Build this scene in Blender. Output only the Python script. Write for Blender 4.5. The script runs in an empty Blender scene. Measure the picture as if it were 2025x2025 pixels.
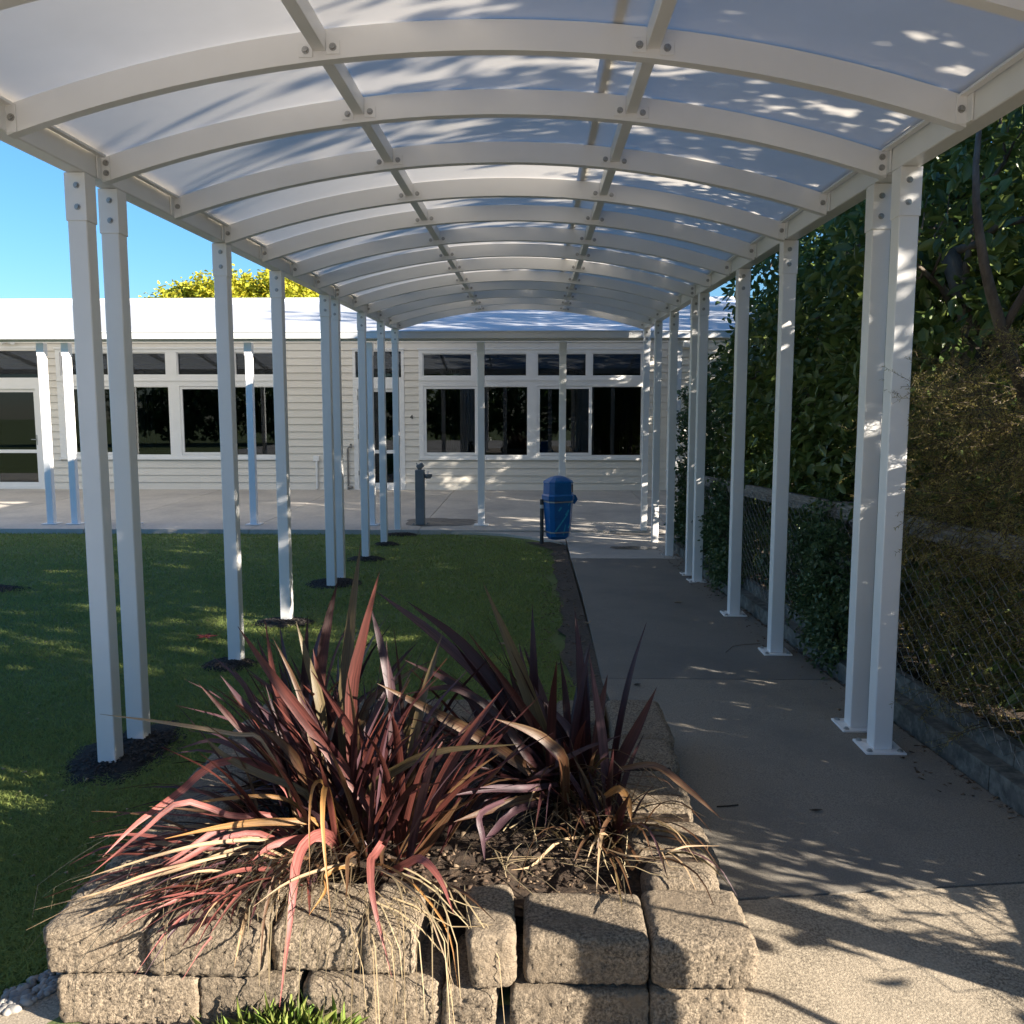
import bpy, bmesh, math, random
import numpy as np
from mathutils import Vector, Matrix, noise

random.seed(7)
RNG = np.random.default_rng(11)
SC = bpy.context.scene
COL = SC.collection
R = math.radians

# ------------------------------------------------------------ camera, sky, sun, exposure
cam = bpy.data.cameras.new('camera')
cam.sensor_width = 36.0
cam.lens = 36.0 * 1729.3 / 2025.0
cam.clip_start = 0.05
cam.clip_end = 600.0
cam_ob = bpy.data.objects.new('camera', cam)
cam_ob.location = (0.0, 0.0, 1.57)
cam_ob.rotation_euler = (math.pi / 2 - 0.1131, 0.0, 0.0255)
COL.objects.link(cam_ob)
SC.camera = cam_ob

SUN_EL = R(20.0)
SUN_AZ = R(25.0)            # the sun stands on the right, 25 degrees behind the camera's right hand
S = Vector((math.cos(SUN_EL) * math.cos(SUN_AZ), -math.cos(SUN_EL) * math.sin(SUN_AZ), math.sin(SUN_EL)))
world = bpy.data.worlds.new('World')
SC.world = world
world.use_nodes = True
wn = world.node_tree.nodes
wl = world.node_tree.links
sky = wn.new('ShaderNodeTexSky')
sky.sky_type = 'NISHITA'
sky.sun_disc = False
sky.sun_elevation = SUN_EL
sky.sun_rotation = math.atan2(S.x, S.y)
sky.air_density = 1.45
sky.dust_density = 0.0
sky.ozone_density = 10.0
bg = wn['Background']
bg.inputs['Strength'].default_value = 0.0435
wl.new(sky.outputs['Color'], bg.inputs['Color'])
sun = bpy.data.lights.new('sun', 'SUN')
sun.energy = 3.8
sun.angle = R(0.5)
sun.color = (1.0, 0.91, 0.785)
sun_ob = bpy.data.objects.new('sun', sun)
sun_ob.rotation_euler = S.to_track_quat('Z', 'Y').to_euler()
sun_ob.location = (20, -9, 12)
COL.objects.link(sun_ob)
SC.view_settings.view_transform = 'Standard'
SC.view_settings.look = 'None'
SC.view_settings.exposure = 2.35
SC.view_settings.gamma = 1.0
SC.view_settings.use_curve_mapping = False
SC.render.engine = 'CYCLES'
SC.cycles.max_bounces = 8
SC.cycles.transparent_max_bounces = 12
SC.cycles.use_denoising = True

# ------------------------------------------------------------ materials
def mat(name, c1, c2=None, scale=8.0, rough=0.6, bump=0.0, bscale=None, spec=0.4, metal=0.0, c3=None, scale3=1.5,
        rand=0.0, detail=5.0, streak=None, coord='Object', trans=0.0, tint=None, lo=0.35, hi=0.65, coat=0.0, bdist=0.01):
    m = bpy.data.materials.new(name)
    m.use_nodes = True
    N, L = m.node_tree.nodes, m.node_tree.links
    b = N['Principled BSDF']
    b.inputs['Roughness'].default_value = rough
    b.inputs['Metallic'].default_value = metal
    b.inputs['Specular IOR Level'].default_value = spec
    b.inputs['Coat Weight'].default_value = coat
    tc = N.new('ShaderNodeTexCoord')
    mp = N.new('ShaderNodeMapping')
    L.new(tc.outputs[coord], mp.inputs['Vector'])
    if streak:
        mp.inputs['Scale'].default_value = streak
    def ramp_noise(sc, a, bb, l, h):
        n = N.new('ShaderNodeTexNoise')
        n.inputs['Scale'].default_value = sc
        n.inputs['Detail'].default_value = detail
        n.inputs['Roughness'].default_value = 0.65
        L.new(mp.outputs['Vector'], n.inputs['Vector'])
        r = N.new('ShaderNodeMapRange')
        r.inputs['From Min'].default_value = l
        r.inputs['From Max'].default_value = h
        L.new(n.outputs['Fac'], r.inputs['Value'])
        mx = N.new('ShaderNodeMix')
        mx.data_type = 'RGBA'
        L.new(r.outputs['Result'], mx.inputs['Factor'])
        return n, mx, r
    out = None
    col = lambda c: (c[0], c[1], c[2], 1.0)
    if c2 is None:
        rgb = N.new('ShaderNodeRGB')
        rgb.outputs[0].default_value = col(c1)
        out = rgb.outputs[0]
    else:
        n, mx, r = ramp_noise(scale, c1, c2, lo, hi)
        mx.inputs['A'].default_value = col(c1)
        mx.inputs['B'].default_value = col(c2)
        out = mx.outputs['Result']
    if c3 is not None:
        n, mx, r = ramp_noise(scale3, None, None, 0.45, 0.72)
        L.new(out, mx.inputs['A'])
        mx.inputs['B'].default_value = col(c3)
        out = mx.outputs['Result']
    if rand > 0:
        oi = N.new('ShaderNodeObjectInfo')
        r = N.new('ShaderNodeMapRange')
        r.inputs['To Min'].default_value = 1.0 - rand
        r.inputs['To Max'].default_value = 1.0 + rand
        L.new(oi.outputs['Random'], r.inputs['Value'])
        h = N.new('ShaderNodeHueSaturation')
        L.new(r.outputs['Result'], h.inputs['Value'])
        L.new(out, h.inputs['Color'])
        out = h.outputs['Color']
    if tint is not None:        # per-leaf colour: attribute 'tint' 0..1 between the colour and a second one
        a = N.new('ShaderNodeAttribute')
        a.attribute_name = 'tint'
        mx = N.new('ShaderNodeMix')
        mx.data_type = 'RGBA'
        L.new(a.outputs['Fac'], mx.inputs['Factor'])
        L.new(out, mx.inputs['A'])
        mx.inputs['B'].default_value = col(tint)
        out = mx.outputs['Result']
    L.new(out, b.inputs['Base Color'])
    if bump > 0:
        n = N.new('ShaderNodeTexNoise')
        n.inputs['Scale'].default_value = bscale or scale * 3
        n.inputs['Detail'].default_value = 6.0
        n.inputs['Roughness'].default_value = 0.7
        L.new(mp.outputs['Vector'], n.inputs['Vector'])
        bu = N.new('ShaderNodeBump')
        bu.inputs['Strength'].default_value = bump
        bu.inputs['Distance'].default_value = bdist
        L.new(n.outputs['Fac'], bu.inputs['Height'])
        L.new(bu.outputs['Normal'], b.inputs['Normal'])
    if trans > 0:
        t = N.new('ShaderNodeBsdfTranslucent')
        L.new(out, t.inputs['Color'])
        ms = N.new('ShaderNodeMixShader')
        ms.inputs['Fac'].default_value = trans
        L.new(b.outputs['BSDF'], ms.inputs[1])
        L.new(t.outputs['BSDF'], ms.inputs[2])
        L.new(ms.outputs['Shader'], N['Material Output'].inputs['Surface'])
    return m

M = {}
M['white'] = mat('white_powder_coat', (0.84, 0.83, 0.81), (0.81, 0.80, 0.78), scale=3, rough=0.35, spec=0.5, c3=(0.77, 0.76, 0.73), scale3=0.8)
M['sheet'] = mat('opal_roof_sheet', (0.86, 0.815, 0.74), (0.82, 0.775, 0.70), scale=1.2, rough=0.4, trans=0.34, c3=(0.76, 0.715, 0.64), scale3=0.7)
M['bolt'] = mat('zinc_bolt', (0.48, 0.48, 0.46), (0.34, 0.33, 0.32), scale=60, rough=0.4, metal=0.8)
M['board'] = mat('cream_weatherboard', (0.76, 0.71, 0.62), (0.72, 0.675, 0.59), scale=2.5, rough=0.55, streak=(0.3, 1, 2), rand=0.03)
M['frame'] = mat('white_joinery', (0.82, 0.81, 0.78), (0.79, 0.78, 0.75), scale=4, rough=0.4)
M['soffit'] = mat('soffit_lining', (0.80, 0.78, 0.73), (0.77, 0.75, 0.70), scale=3, rough=0.6)
M['roof_light_passing'] = mat('light_passing_verandah_sheet', (0.84, 0.85, 0.86), (0.80, 0.81, 0.82), scale=0.6, rough=0.4, trans=0.42, c3=(0.76, 0.76, 0.75), scale3=0.3)  # translucency is assumed, added to brighten the wall under the verandah
M['roof'] = mat('pale_steel_roof', (0.78, 0.79, 0.80), (0.74, 0.75, 0.77), scale=0.6, rough=0.4, c3=(0.68, 0.68, 0.67), scale3=0.3)
M['gutter'] = mat('gutter_paint', (0.66, 0.66, 0.64), (0.62, 0.62, 0.6), scale=2, rough=0.4)
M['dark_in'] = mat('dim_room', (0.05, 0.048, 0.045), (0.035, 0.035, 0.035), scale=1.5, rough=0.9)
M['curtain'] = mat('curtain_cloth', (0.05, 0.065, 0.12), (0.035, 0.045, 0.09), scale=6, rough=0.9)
M['concrete_dark'] = mat('weathered_path_concrete', (0.27, 0.245, 0.205), (0.115, 0.106, 0.092), scale=190, rough=0.85, bump=0.35, bscale=260,
                         c3=(0.135, 0.128, 0.115), scale3=0.9, lo=0.3, hi=0.72, rand=0.05, bdist=0.004)
M['concrete_mid'] = mat('worn_path_concrete', (0.36, 0.315, 0.25), (0.12, 0.105, 0.085), scale=180, rough=0.85, bump=0.45, bscale=200,
                         c3=(0.16, 0.145, 0.125), scale3=1.1, lo=0.3, hi=0.70, bdist=0.005)
M['concrete_agg'] = mat('exposed_aggregate', (0.43, 0.36, 0.265), (0.125, 0.102, 0.074), scale=140, rough=0.85, bump=0.6, bscale=150,
                        c3=(0.46, 0.38, 0.28), scale3=1.3, lo=0.32, hi=0.62, bdist=0.006)
M['concrete_slab'] = mat('verandah_concrete', (0.50, 0.455, 0.395), (0.42, 0.385, 0.335), scale=14, rough=0.8, bump=0.15, bscale=120,
                         c3=(0.32, 0.295, 0.27), scale3=0.7, rand=0.04)
M['block'] = mat('split_face_block', (0.375, 0.298, 0.21), (0.10, 0.078, 0.055), scale=125, rough=0.92, bump=1.0, bscale=95, detail=2.5,
                 c3=(0.24, 0.186, 0.128), scale3=6, lo=0.36, hi=0.64, rand=0.16, bdist=0.013)
M['kerb'] = mat('mossy_kerb_board', (0.12, 0.122, 0.113), (0.06, 0.066, 0.058), scale=9, rough=0.9, bump=0.4, bscale=60, c3=(0.22, 0.22, 0.195), scale3=14)
M['rail'] = mat('grey_timber', (0.19, 0.165, 0.145), (0.11, 0.098, 0.088), scale=5, rough=0.9, bump=0.4, bscale=30, streak=(12, 1, 12), c3=(0.36, 0.34, 0.31), scale3=9)
M['wire'] = mat('galvanised_wire', (0.30, 0.30, 0.29), (0.18, 0.17, 0.16), scale=30, rough=0.5, metal=0.3)
M['soil'] = mat('garden_soil', (0.055, 0.036, 0.024), (0.022, 0.015, 0.011), scale=28, rough=1.0, bump=0.8, bscale=60, c3=(0.09, 0.06, 0.038), scale3=40)
M['mulch'] = mat('dark_mulch', (0.028, 0.024, 0.022), (0.011, 0.010, 0.0095), scale=60, rough=1.0, bump=0.9, bscale=80)
M['chip'] = mat('bark_chip', (0.085, 0.052, 0.032), (0.04, 0.025, 0.017), scale=40, rough=0.95, tint=(0.21, 0.15, 0.095))
M['grit'] = mat('mulch_grit', (0.02, 0.018, 0.017), (0.05, 0.042, 0.036), scale=60, rough=0.95, tint=(0.075, 0.06, 0.05))
M['lawn'] = mat('lawn_soil', (0.11, 0.15, 0.042), (0.12, 0.145, 0.046), scale=3, rough=1.0, bump=0.5, bscale=60)
M['grass'] = mat('grass_blade', (0.27, 0.33, 0.095), (0.205, 0.275, 0.078), scale=1.1, rough=0.7, spec=0.12, trans=0.35, tint=(0.21, 0.23, 0.07))
M['weed'] = mat('bright_weed', (0.16, 0.26, 0.04), (0.12, 0.22, 0.03), scale=6, rough=0.6, trans=0.35, tint=(0.28, 0.3, 0.08))
M['dirt'] = mat('bare_dirt', (0.085, 0.065, 0.048), (0.045, 0.035, 0.027), scale=22, rough=1.0, bump=0.8, bscale=50, c3=(0.12, 0.10, 0.08), scale3=60)
M['pebble'] = mat('river_pebble', (0.20, 0.195, 0.19), (0.13, 0.125, 0.12), scale=14, rough=0.75, tint=(0.34, 0.31, 0.27))
M['bark'] = mat('tree_bark', (0.13, 0.10, 0.075), (0.06, 0.048, 0.038), scale=9, rough=0.95, bump=0.7, bscale=22, streak=(1, 1, 0.35), c3=(0.24, 0.21, 0.17), scale3=6)
M['leaf'] = mat('broad_leaf', (0.12, 0.19, 0.055), (0.07, 0.12, 0.037), scale=1.6, rough=0.32, spec=0.5, trans=0.28, tint=(0.20, 0.235, 0.055))
M['leaf_small'] = mat('hedge_leaf', (0.095, 0.155, 0.065), (0.066, 0.115, 0.05), scale=4, rough=0.38, spec=0.5, trans=0.25, tint=(0.075, 0.115, 0.04))
M['needle'] = mat('feathery_needle', (0.20, 0.20, 0.058), (0.235, 0.16, 0.055), scale=2.2, rough=0.6, trans=0.3, tint=(0.36, 0.31, 0.08))
M['twig'] = mat('thin_twig', (0.10, 0.075, 0.05), (0.06, 0.045, 0.03), scale=20, rough=0.9)
M['yellow_leaf'] = mat('yellow_leaf', (0.52, 0.53, 0.04), (0.34, 0.40, 0.04), scale=0.9, rough=0.6, trans=0.35, tint=(0.48, 0.35, 0.03))
M['straw'] = mat('dead_straw', (0.31, 0.225, 0.125), (0.21, 0.145, 0.078), scale=6, rough=0.8, trans=0.2, tint=(0.42, 0.34, 0.20))
M['bin'] = mat('blue_plastic', (0.006, 0.125, 0.36), (0.006, 0.10, 0.31), scale=6, rough=0.28, spec=0.5, c3=(0.012, 0.16, 0.42), scale3=4)
M['pole'] = mat('dark_pole', (0.06, 0.06, 0.06), (0.035, 0.035, 0.035), scale=18, rough=0.6, c3=(0.12, 0.11, 0.10), scale3=9)
M['black'] = mat('black_opening', (0.012, 0.012, 0.013), rough=0.6)
M['grey_paint'] = mat('slate_grey_paint', (0.19, 0.21, 0.225), (0.155, 0.18, 0.195), scale=6, rough=0.5)
M['steel'] = mat('brushed_steel', (0.42, 0.42, 0.42), (0.3, 0.3, 0.3), scale=20, rough=0.35, metal=0.9)
M['pipe'] = mat('grey_pipe', (0.26, 0.245, 0.22), (0.2, 0.19, 0.175), scale=10, rough=0.5)
M['tape'] = mat('silver_tape', (0.62, 0.6, 0.56), rough=0.4)
M['red_leaf'] = mat('red_leaf', (0.28, 0.06, 0.045), (0.2, 0.045, 0.03), scale=20, rough=0.7, trans=0.2)
M['dry_leaf'] = mat('dry_leaf', (0.33, 0.26, 0.17), (0.22, 0.16, 0.10), scale=20, rough=0.8, trans=0.2)
M['dark_leaf'] = mat('dark_fallen_leaf', (0.03, 0.024, 0.018), rough=0.9)
FLAXC = [((0.055, 0.016, 0.017), (0.032, 0.012, 0.015)), ((0.105, 0.052, 0.062), (0.06, 0.03, 0.038)), ((0.125, 0.036, 0.027), (0.075, 0.024, 0.02)),
         ((0.165, 0.125, 0.052), (0.11, 0.072, 0.035)), ((0.15, 0.062, 0.028), (0.085, 0.034, 0.02)), ((0.25, 0.082, 0.068), (0.165, 0.05, 0.045)),
         ((0.34, 0.175, 0.055), (0.22, 0.10, 0.038)), ((0.36, 0.255, 0.15), (0.25, 0.165, 0.095))]
for i, (a, b_) in enumerate(FLAXC):
    k_ = 0.78 if i < 5 else 1.0
    a, b_ = [tuple(c * k_ for c in q) for q in (a, b_)]
    c_ = (0.17, 0.12, 0.06) if i in (3, 4) else tuple(min(0.7, q * 1.6) for q in a)
    M['flax%d' % i] = mat('flax_leaf_tone_%d' % i, a, tuple(q * 0.55 for q in b_), scale=1.0, rough=0.45, spec=0.4, trans=0.18, coord='UV', streak=(16, 2.2, 1), rand=0.18,
                          bump=0.35, bscale=1.6, bdist=0.002, c3=c_, scale3=0.35)

def glass_mat():
    m = bpy.data.materials.new('window_glass')
    m.use_nodes = True
    N, L = m.node_tree.nodes, m.node_tree.links
    N.remove(N['Principled BSDF'])
    t = N.new('ShaderNodeBsdfTransparent')
    t.inputs['Color'].default_value = (0.42, 0.45, 0.46, 1)
    g = N.new('ShaderNodeBsdfGlossy')
    g.inputs['Roughness'].default_value = 0.015
    g.inputs['Color'].default_value = (0.9, 0.95, 1.0, 1)
    f = N.new('ShaderNodeFresnel')
    f.inputs['IOR'].default_value = 1.55
    x = N.new('ShaderNodeMixShader')
    L.new(f.outputs['Fac'], x.inputs['Fac'])
    L.new(t.outputs['BSDF'], x.inputs[1])
    L.new(g.outputs['BSDF'], x.inputs[2])
    L.new(x.outputs['Shader'], N['Material Output'].inputs['Surface'])
    return m
M['glass'] = glass_mat()

# ------------------------------------------------------------ helpers
def link(name, me, parent=None, m=None):
    o = bpy.data.objects.new(name, me)
    COL.objects.link(o)
    if m is not None and me is not None and not me.materials:
        me.materials.append(m)
    if parent is not None:
        o.parent = parent
    return o

def tag(o, label=None, cat=None, group=None, kind=None):
    if label: o['label'] = label
    if cat: o['category'] = cat
    if group: o['group'] = group
    if kind: o['kind'] = kind
    return o

def empty(name, loc=(0, 0, 0)):
    o = bpy.data.objects.new(name, None)
    o.empty_display_size = 0.1
    o.location = loc
    COL.objects.link(o)
    return o

def wloc(o):
    v = Vector((0, 0, 0))
    while o is not None:
        v += o.location
        o = o.parent
    return v

class MB:
    """collects geometry in world coordinates; build() links it as one mesh object under its parent"""
    def __init__(s):
        s.v, s.f = [], []
    def add(s, vs, fs):
        k = len(s.v)
        s.v += [tuple(p) for p in vs]
        s.f += [tuple(i + k for i in f) for f in fs]
        return s
    def box(s, a, b, bev=0.0, rot=None, shear=None):
        a, b = Vector(a), Vector(b)
        lo = Vector([min(p, q) for p, q in zip(a, b)])
        hi = Vector([max(p, q) for p, q in zip(a, b)])
        c = (lo + hi) / 2
        h = (hi - lo) / 2
        if bev <= 0:
            vs = [Vector((x * h.x, y * h.y, z * h.z)) for x in (-1, 1) for y in (-1, 1) for z in (-1, 1)]
            fs = [(0, 1, 3, 2), (4, 6, 7, 5), (0, 4, 5, 1), (2, 3, 7, 6), (0, 2, 6, 4), (1, 5, 7, 3)]
        else:
            bm = bmesh.new()
            bmesh.ops.create_cube(bm, size=2.0)
            for v in bm.verts:
                v.co = Vector((v.co.x * h.x, v.co.y * h.y, v.co.z * h.z))
            bmesh.ops.bevel(bm, geom=bm.edges[:], offset=bev, segments=1, affect='EDGES')
            bm.verts.index_update()
            vs = [v.co.copy() for v in bm.verts]
            fs = [tuple(v.index for v in f.verts) for f in bm.faces]
            bm.free()
        if rot is not None:
            vs = [rot @ v for v in vs]
        vs = [v + c for v in vs]
        if shear is not None:
            vs = [Vector((v.x, v.y, v.z + shear * (v.y - c.y))) for v in vs]
        return s.add(vs, fs)
    def tube(s, pts, radii, n=8, caps=True):
        pts = [Vector(p) for p in pts]
        if not hasattr(radii, '__len__'):
            radii = [radii] * len(pts)
        vs, fs = [], []
        up = None
        for i, p in enumerate(pts):
            d = (pts[min(i + 1, len(pts) - 1)] - pts[max(i - 1, 0)]).normalized()
            if up is None:
                up = d.orthogonal().normalized()
            else:
                up = (up - d * up.dot(d))
                up = up.normalized() if up.length > 1e-6 else d.orthogonal().normalized()
            sd = d.cross(up)
            for k in range(n):
                a = 2 * math.pi * k / n
                vs.append(p + (up * math.cos(a) + sd * math.sin(a)) * radii[i])
        for i in range(len(pts) - 1):
            for k in range(n):
                fs.append((i * n + k, i * n + (k + 1) % n, (i + 1) * n + (k + 1) % n, (i + 1) * n + k))
        if caps:
            fs.append(tuple(range(n))[::-1])
            fs.append(tuple(range((len(pts) - 1) * n, len(pts) * n)))
        return s.add(vs, fs)
    def build(s, name, m, parent=None, smooth=False):
        off = wloc(parent) if parent is not None else Vector((0, 0, 0))
        me = bpy.data.meshes.new(name)
        me.from_pydata([(v[0] - off.x, v[1] - off.y, v[2] - off.z) for v in s.v], [], s.f)
        if smooth:
            me.polygons.foreach_set('use_smooth', [True] * len(me.polygons))
        me.update()
        return link(name, me, parent, m)

def np_mesh(name, V, F, m, parent=None, tint=None, smooth=False):
    """numpy mesh, every face with the same number of corners"""
    off = np.array(wloc(parent)) if parent is not None else np.zeros(3)
    me = bpy.data.meshes.new(name)
    V = np.asarray(V, np.float32) - off.astype(np.float32)
    F = np.asarray(F, np.int32)
    nf, k = F.shape
    me.vertices.add(len(V))
    me.vertices.foreach_set('co', V.ravel())
    me.loops.add(nf * k)
    me.loops.foreach_set('vertex_index', F.ravel())
    me.polygons.add(nf)
    me.polygons.foreach_set('loop_start', np.arange(0, nf * k, k, dtype=np.int32))
    me.polygons.foreach_set('loop_total', np.full(nf, k, np.int32))
    if smooth:
        me.polygons.foreach_set('use_smooth', np.ones(nf, bool))
    if tint is not None:
        a = me.attributes.new('tint', 'FLOAT', 'POINT')
        a.data.foreach_set('value', np.asarray(tint, np.float32))
    me.update(calc_edges=True)
    me.validate()
    return link(name, me, parent, m)

def share(src, name, parent, loc):
    o = src.copy()
    o.name = name
    o.parent = parent
    o.location = loc
    COL.objects.link(o)
    return o

def unit(a):
    return a / np.maximum(np.linalg.norm(a, axis=-1, keepdims=True), 1e-9)

def leaf_mesh(P, D, Nn, Ln, Wd, fold=0.25, droop=0.15):
    """leaf blades: two folded quads each. P base, D direction, Nn rough normal, Ln length, Wd half width"""
    n = len(P)
    D = unit(D)
    Sd = unit(np.cross(D, Nn))
    Up = unit(np.cross(Sd, D))
    Ln = np.broadcast_to(Ln, (n,))[:, None]
    Wd = np.broadcast_to(Wd, (n,))[:, None]
    b = P
    t = P + D * Ln - Up * Ln * droop
    a1 = P + D * Ln * 0.33 + Up * Wd * fold
    a2 = P + D * Ln * 0.70 + Up * (Wd * fold - Ln * droop * 0.4)
    V = np.stack([b, a1 + Sd * Wd, a2 + Sd * Wd * 0.8, t, a2 - Sd * Wd * 0.8, a1 - Sd * Wd], 1).reshape(-1, 3)
    i = np.arange(n)[:, None] * 6
    F = np.concatenate([i + np.array([0, 1, 2, 3]), i + np.array([0, 3, 4, 5])], 0)
    return V, F

def zr(y): return -0.03 - 0.0215 * (y - 4.0)          # the path falls gently towards the building
def zl(y): return -0.16 - 0.0125 * (y - 4.0)          # the lawn lies lower
def ground(x, y):
    t = min(1.0, max(0.0, (x + 2.1) / 2.2))
    t = t * t * (3 - 2 * t)
    return zl(y) * (1 - t) + (zr(y) - 0.03) * t

# ------------------------------------------------------------ the ground
def sheet_grid(name, xs, ys, fn, m, parent=None):
    V = [(x, y, fn(x, y)) for y in ys for x in xs]
    nx = len(xs)
    F = [(j * nx + i, j * nx + i + 1, (j + 1) * nx + i + 1, (j + 1) * nx + i) for j in range(len(ys) - 1) for i in range(nx - 1)]
    me = bpy.data.meshes.new(name)
    me.from_pydata(V, [], F)
    me.update()
    return link(name, me, parent, m)

b = MB()
b.add([(-250, -250, -0.7), (250, -250, -0.7), (250, 250, -0.7), (-250, 250, -0.7)], [(0, 1, 2, 3)])
tag(b.build('ground', M['lawn']), kind='structure')
lx = list(np.linspace(-30, -6, 13)) + list(np.linspace(-5.5, 0.4, 32))
lawn = sheet_grid('lawn', lx, list(np.linspace(2.2, 13.12, 60)), lambda x, y: ground(x, y) + 0.012 * noise.noise(Vector((x * 1.7, y * 1.7, 0))), M['lawn'])
tag(lawn, kind='structure')
soil_r = sheet_grid('garden_bed', list(np.linspace(1.9, 14, 12)), list(np.linspace(-6, 19, 30)), lambda x, y: zr(y) - 0.03 + 0.04 * noise.noise(Vector((x, y, 3))), M['soil'])
tag(soil_r, kind='structure')

# concrete path: one piece per pour, with open joints between them
path = tag(empty('concrete_path', (1.1, 6, 0)), kind='structure')
def prism(poly, ztop, depth, name, m, parent, n=None):
    k = len(poly)
    mb = MB()
    vs = [(x, y, ztop(x, y)) for x, y in poly] + [(x, y, ztop(x, y) - depth) for x, y in poly]
    fs = [tuple(range(k)), tuple(range(2 * k - 1, k - 1, -1))] + [(i, k + i, k + (i + 1) % k, (i + 1) % k) for i in range(k)]
    mb.add(vs, fs)
    return mb.build(name, m, parent)
zp = lambda x, y: zr(y)
prism([(0.45, 2.68), (1.95, 2.88), (1.93, 3.4), (1.84, 5.25), (0.42, 5.25), (0.45, 4.2)], zp, 0.12, 'slab', M['concrete_mid'], path)
prism([(0.42, 5.262), (1.84, 5.262), (1.78, 8.0), (1.90, 10.39), (0.445, 10.39), (0.45, 8.0)], zp, 0.12, 'slab', M['concrete_dark'], path)
prism([(0.445, 10.402), (1.95, 10.402), (2.4, 13.1), (0.46, 13.1)], zp, 0.12, 'slab', M['concrete_slab'], path)
prism([(0.435, 11.7), (0.447, 13.1), (-1.25, 13.1), (-0.80, 13.02), (-0.43, 12.85), (-0.08, 12.5), (0.19, 12.1)][::-1], lambda x, y: zr(y) + 0.002, 0.12, 'slab', M['concrete_slab'], path)
def plim(x): return 2.27 + (x + 1.6) * 1.15
# the nearest pour wraps the front of the planter
V, F = [], []
xs = np.linspace(-2.6, 2.4, 26)
ys = np.linspace(-3.0, 1.0, 9)
def ga(x, y):
    t = min(1, max(0, (x + 1.6) / 1.9))
    return (zr(y) - 0.17 * min(0.7, max(0.0, 2.70 - y))) * t - 0.112 * (1 - t)
for j in range(14):
    for x in xs:
        lim = 2.665 + 0.135 * (x - 0.45) if x > 0.40 else min(2.40, plim(x))
        y = -3.0 + (lim + 3.0) * (j / 13.0) ** 0.6
        V.append((x, y, ga(x, y)))
F = [(j * 26 + i, j * 26 + i + 1, (j + 1) * 26 + i + 1, (j + 1) * 26 + i) for j in range(13) for i in range(25)]
me = bpy.data.meshes.new('slab')
me.from_pydata([(v[0] - 1.1, v[1] - 6, v[2]) for v in V], [], F)
me.update()
link('slab', me, path, M['concrete_agg'])

patio = tag(empty('verandah_floor', (-3, 16, -0.2)), kind='structure')
zs = lambda x, y: -0.2 + 0.013 * (y - 13.1)
jx = [-22, -16.5, -12.0, -9.4, -6.9, -4.35, -1.75, 2.1, 4.7]
for a, c in zip(jx[:-1], jx[1:]):
    prism([(a + 0.006, 13.112), (c - 0.006, 13.112), (c - 0.006, 19.3), (a + 0.006, 19.3)], zs, 0.15, 'slab', M['concrete_slab'], patio)

# unseen wide forecourt, added behind the viewpoint to bounce sunlight forward
prism([(-14, -16), (14, -16), (14, -3.008), (2.5, -3.008), (-2.7, -3.008), (-14, -3.008)], lambda x, y: -0.14, 0.2, 'slab', M['concrete_slab'], path)
prism([(-14, -3.0), (-2.62, -3.0), (-2.62, 2.15), (-14, 2.15)], lambda x, y: -0.15, 0.2, 'slab', M['concrete_slab'], path)
prism([(2.42, -3.0), (14, -3.0), (14, 0.6), (2.42, 0.6)], lambda x, y: -0.10, 0.2, 'slab', M['concrete_slab'], path)
# dirt strip between lawn and path
b = MB()
n = 46
vs, fs = [], []
for i in range(n):
    y = 4.15 + (12.05 - 4.15) * i / (n - 1)
    w = 0.20 + 0.07 * noise.noise(Vector((0, y * 1.3, 5))) + 0.05 * noise.noise(Vector((0, y * 4, 9))) + (0.3 * max(0, (y - 10.9) / 1.1) ** 2)
    xe = 0.425
    for k in range(4):
        x = xe - w * (1 - k / 3.0)
        vs.append((x, y, ground(x, y) + 0.016 + 0.008 * noise.noise(Vector((x * 9, y * 9, 1)))))
for i in range(n - 1):
    for k in range(3):
        fs.append((i * 4 + k, i * 4 + k + 1, (i + 1) * 4 + k + 1, (i + 1) * 4 + k))
b.add(vs, fs)
tag(b.build('soil_strip', M['dirt'], smooth=True), kind='structure')

# damp patches on the concrete
def patch(name, cx, cy, rx, ry, zf, m, seed, lift=0.004, n=36):
    vs = [(cx, cy, zf(cx, cy) + lift)]
    for i in range(n):
        a = 2 * math.pi * i / n
        r = 1 + 0.28 * noise.noise(Vector((math.cos(a) * 1.6, math.sin(a) * 1.6, seed))) + 0.12 * noise.noise(Vector((math.cos(a) * 5, math.sin(a) * 5, seed)))
        x, y = cx + rx * r * math.cos(a), cy + ry * r * math.sin(a)
        vs.append((x, y, zf(x, y) + lift))
    return MB().add(vs, [(0, i, i % n + 1) for i in range(1, n + 1)]).build(name, m)
M['damp'] = mat('damp_concrete', (0.085, 0.08, 0.072), (0.06, 0.057, 0.052), scale=12, rough=0.25, spec=0.5)
M['stain'] = mat('stained_concrete', (0.17, 0.155, 0.135), (0.12, 0.11, 0.10), scale=9, rough=0.6)
tag(patch('puddle', 1.30, 11.35, 0.33, 0.16, zp, M['damp'], 3.1), kind='stuff')
tag(patch('water_stain', 1.55, 12.9, 0.5, 0.12, zp, M['stain'], 6.1), kind='stuff')
tag(patch('water_stain', -1.5, 14.0, 0.62, 0.5, zs, M['stain'], 7.7), kind='stuff')

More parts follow.
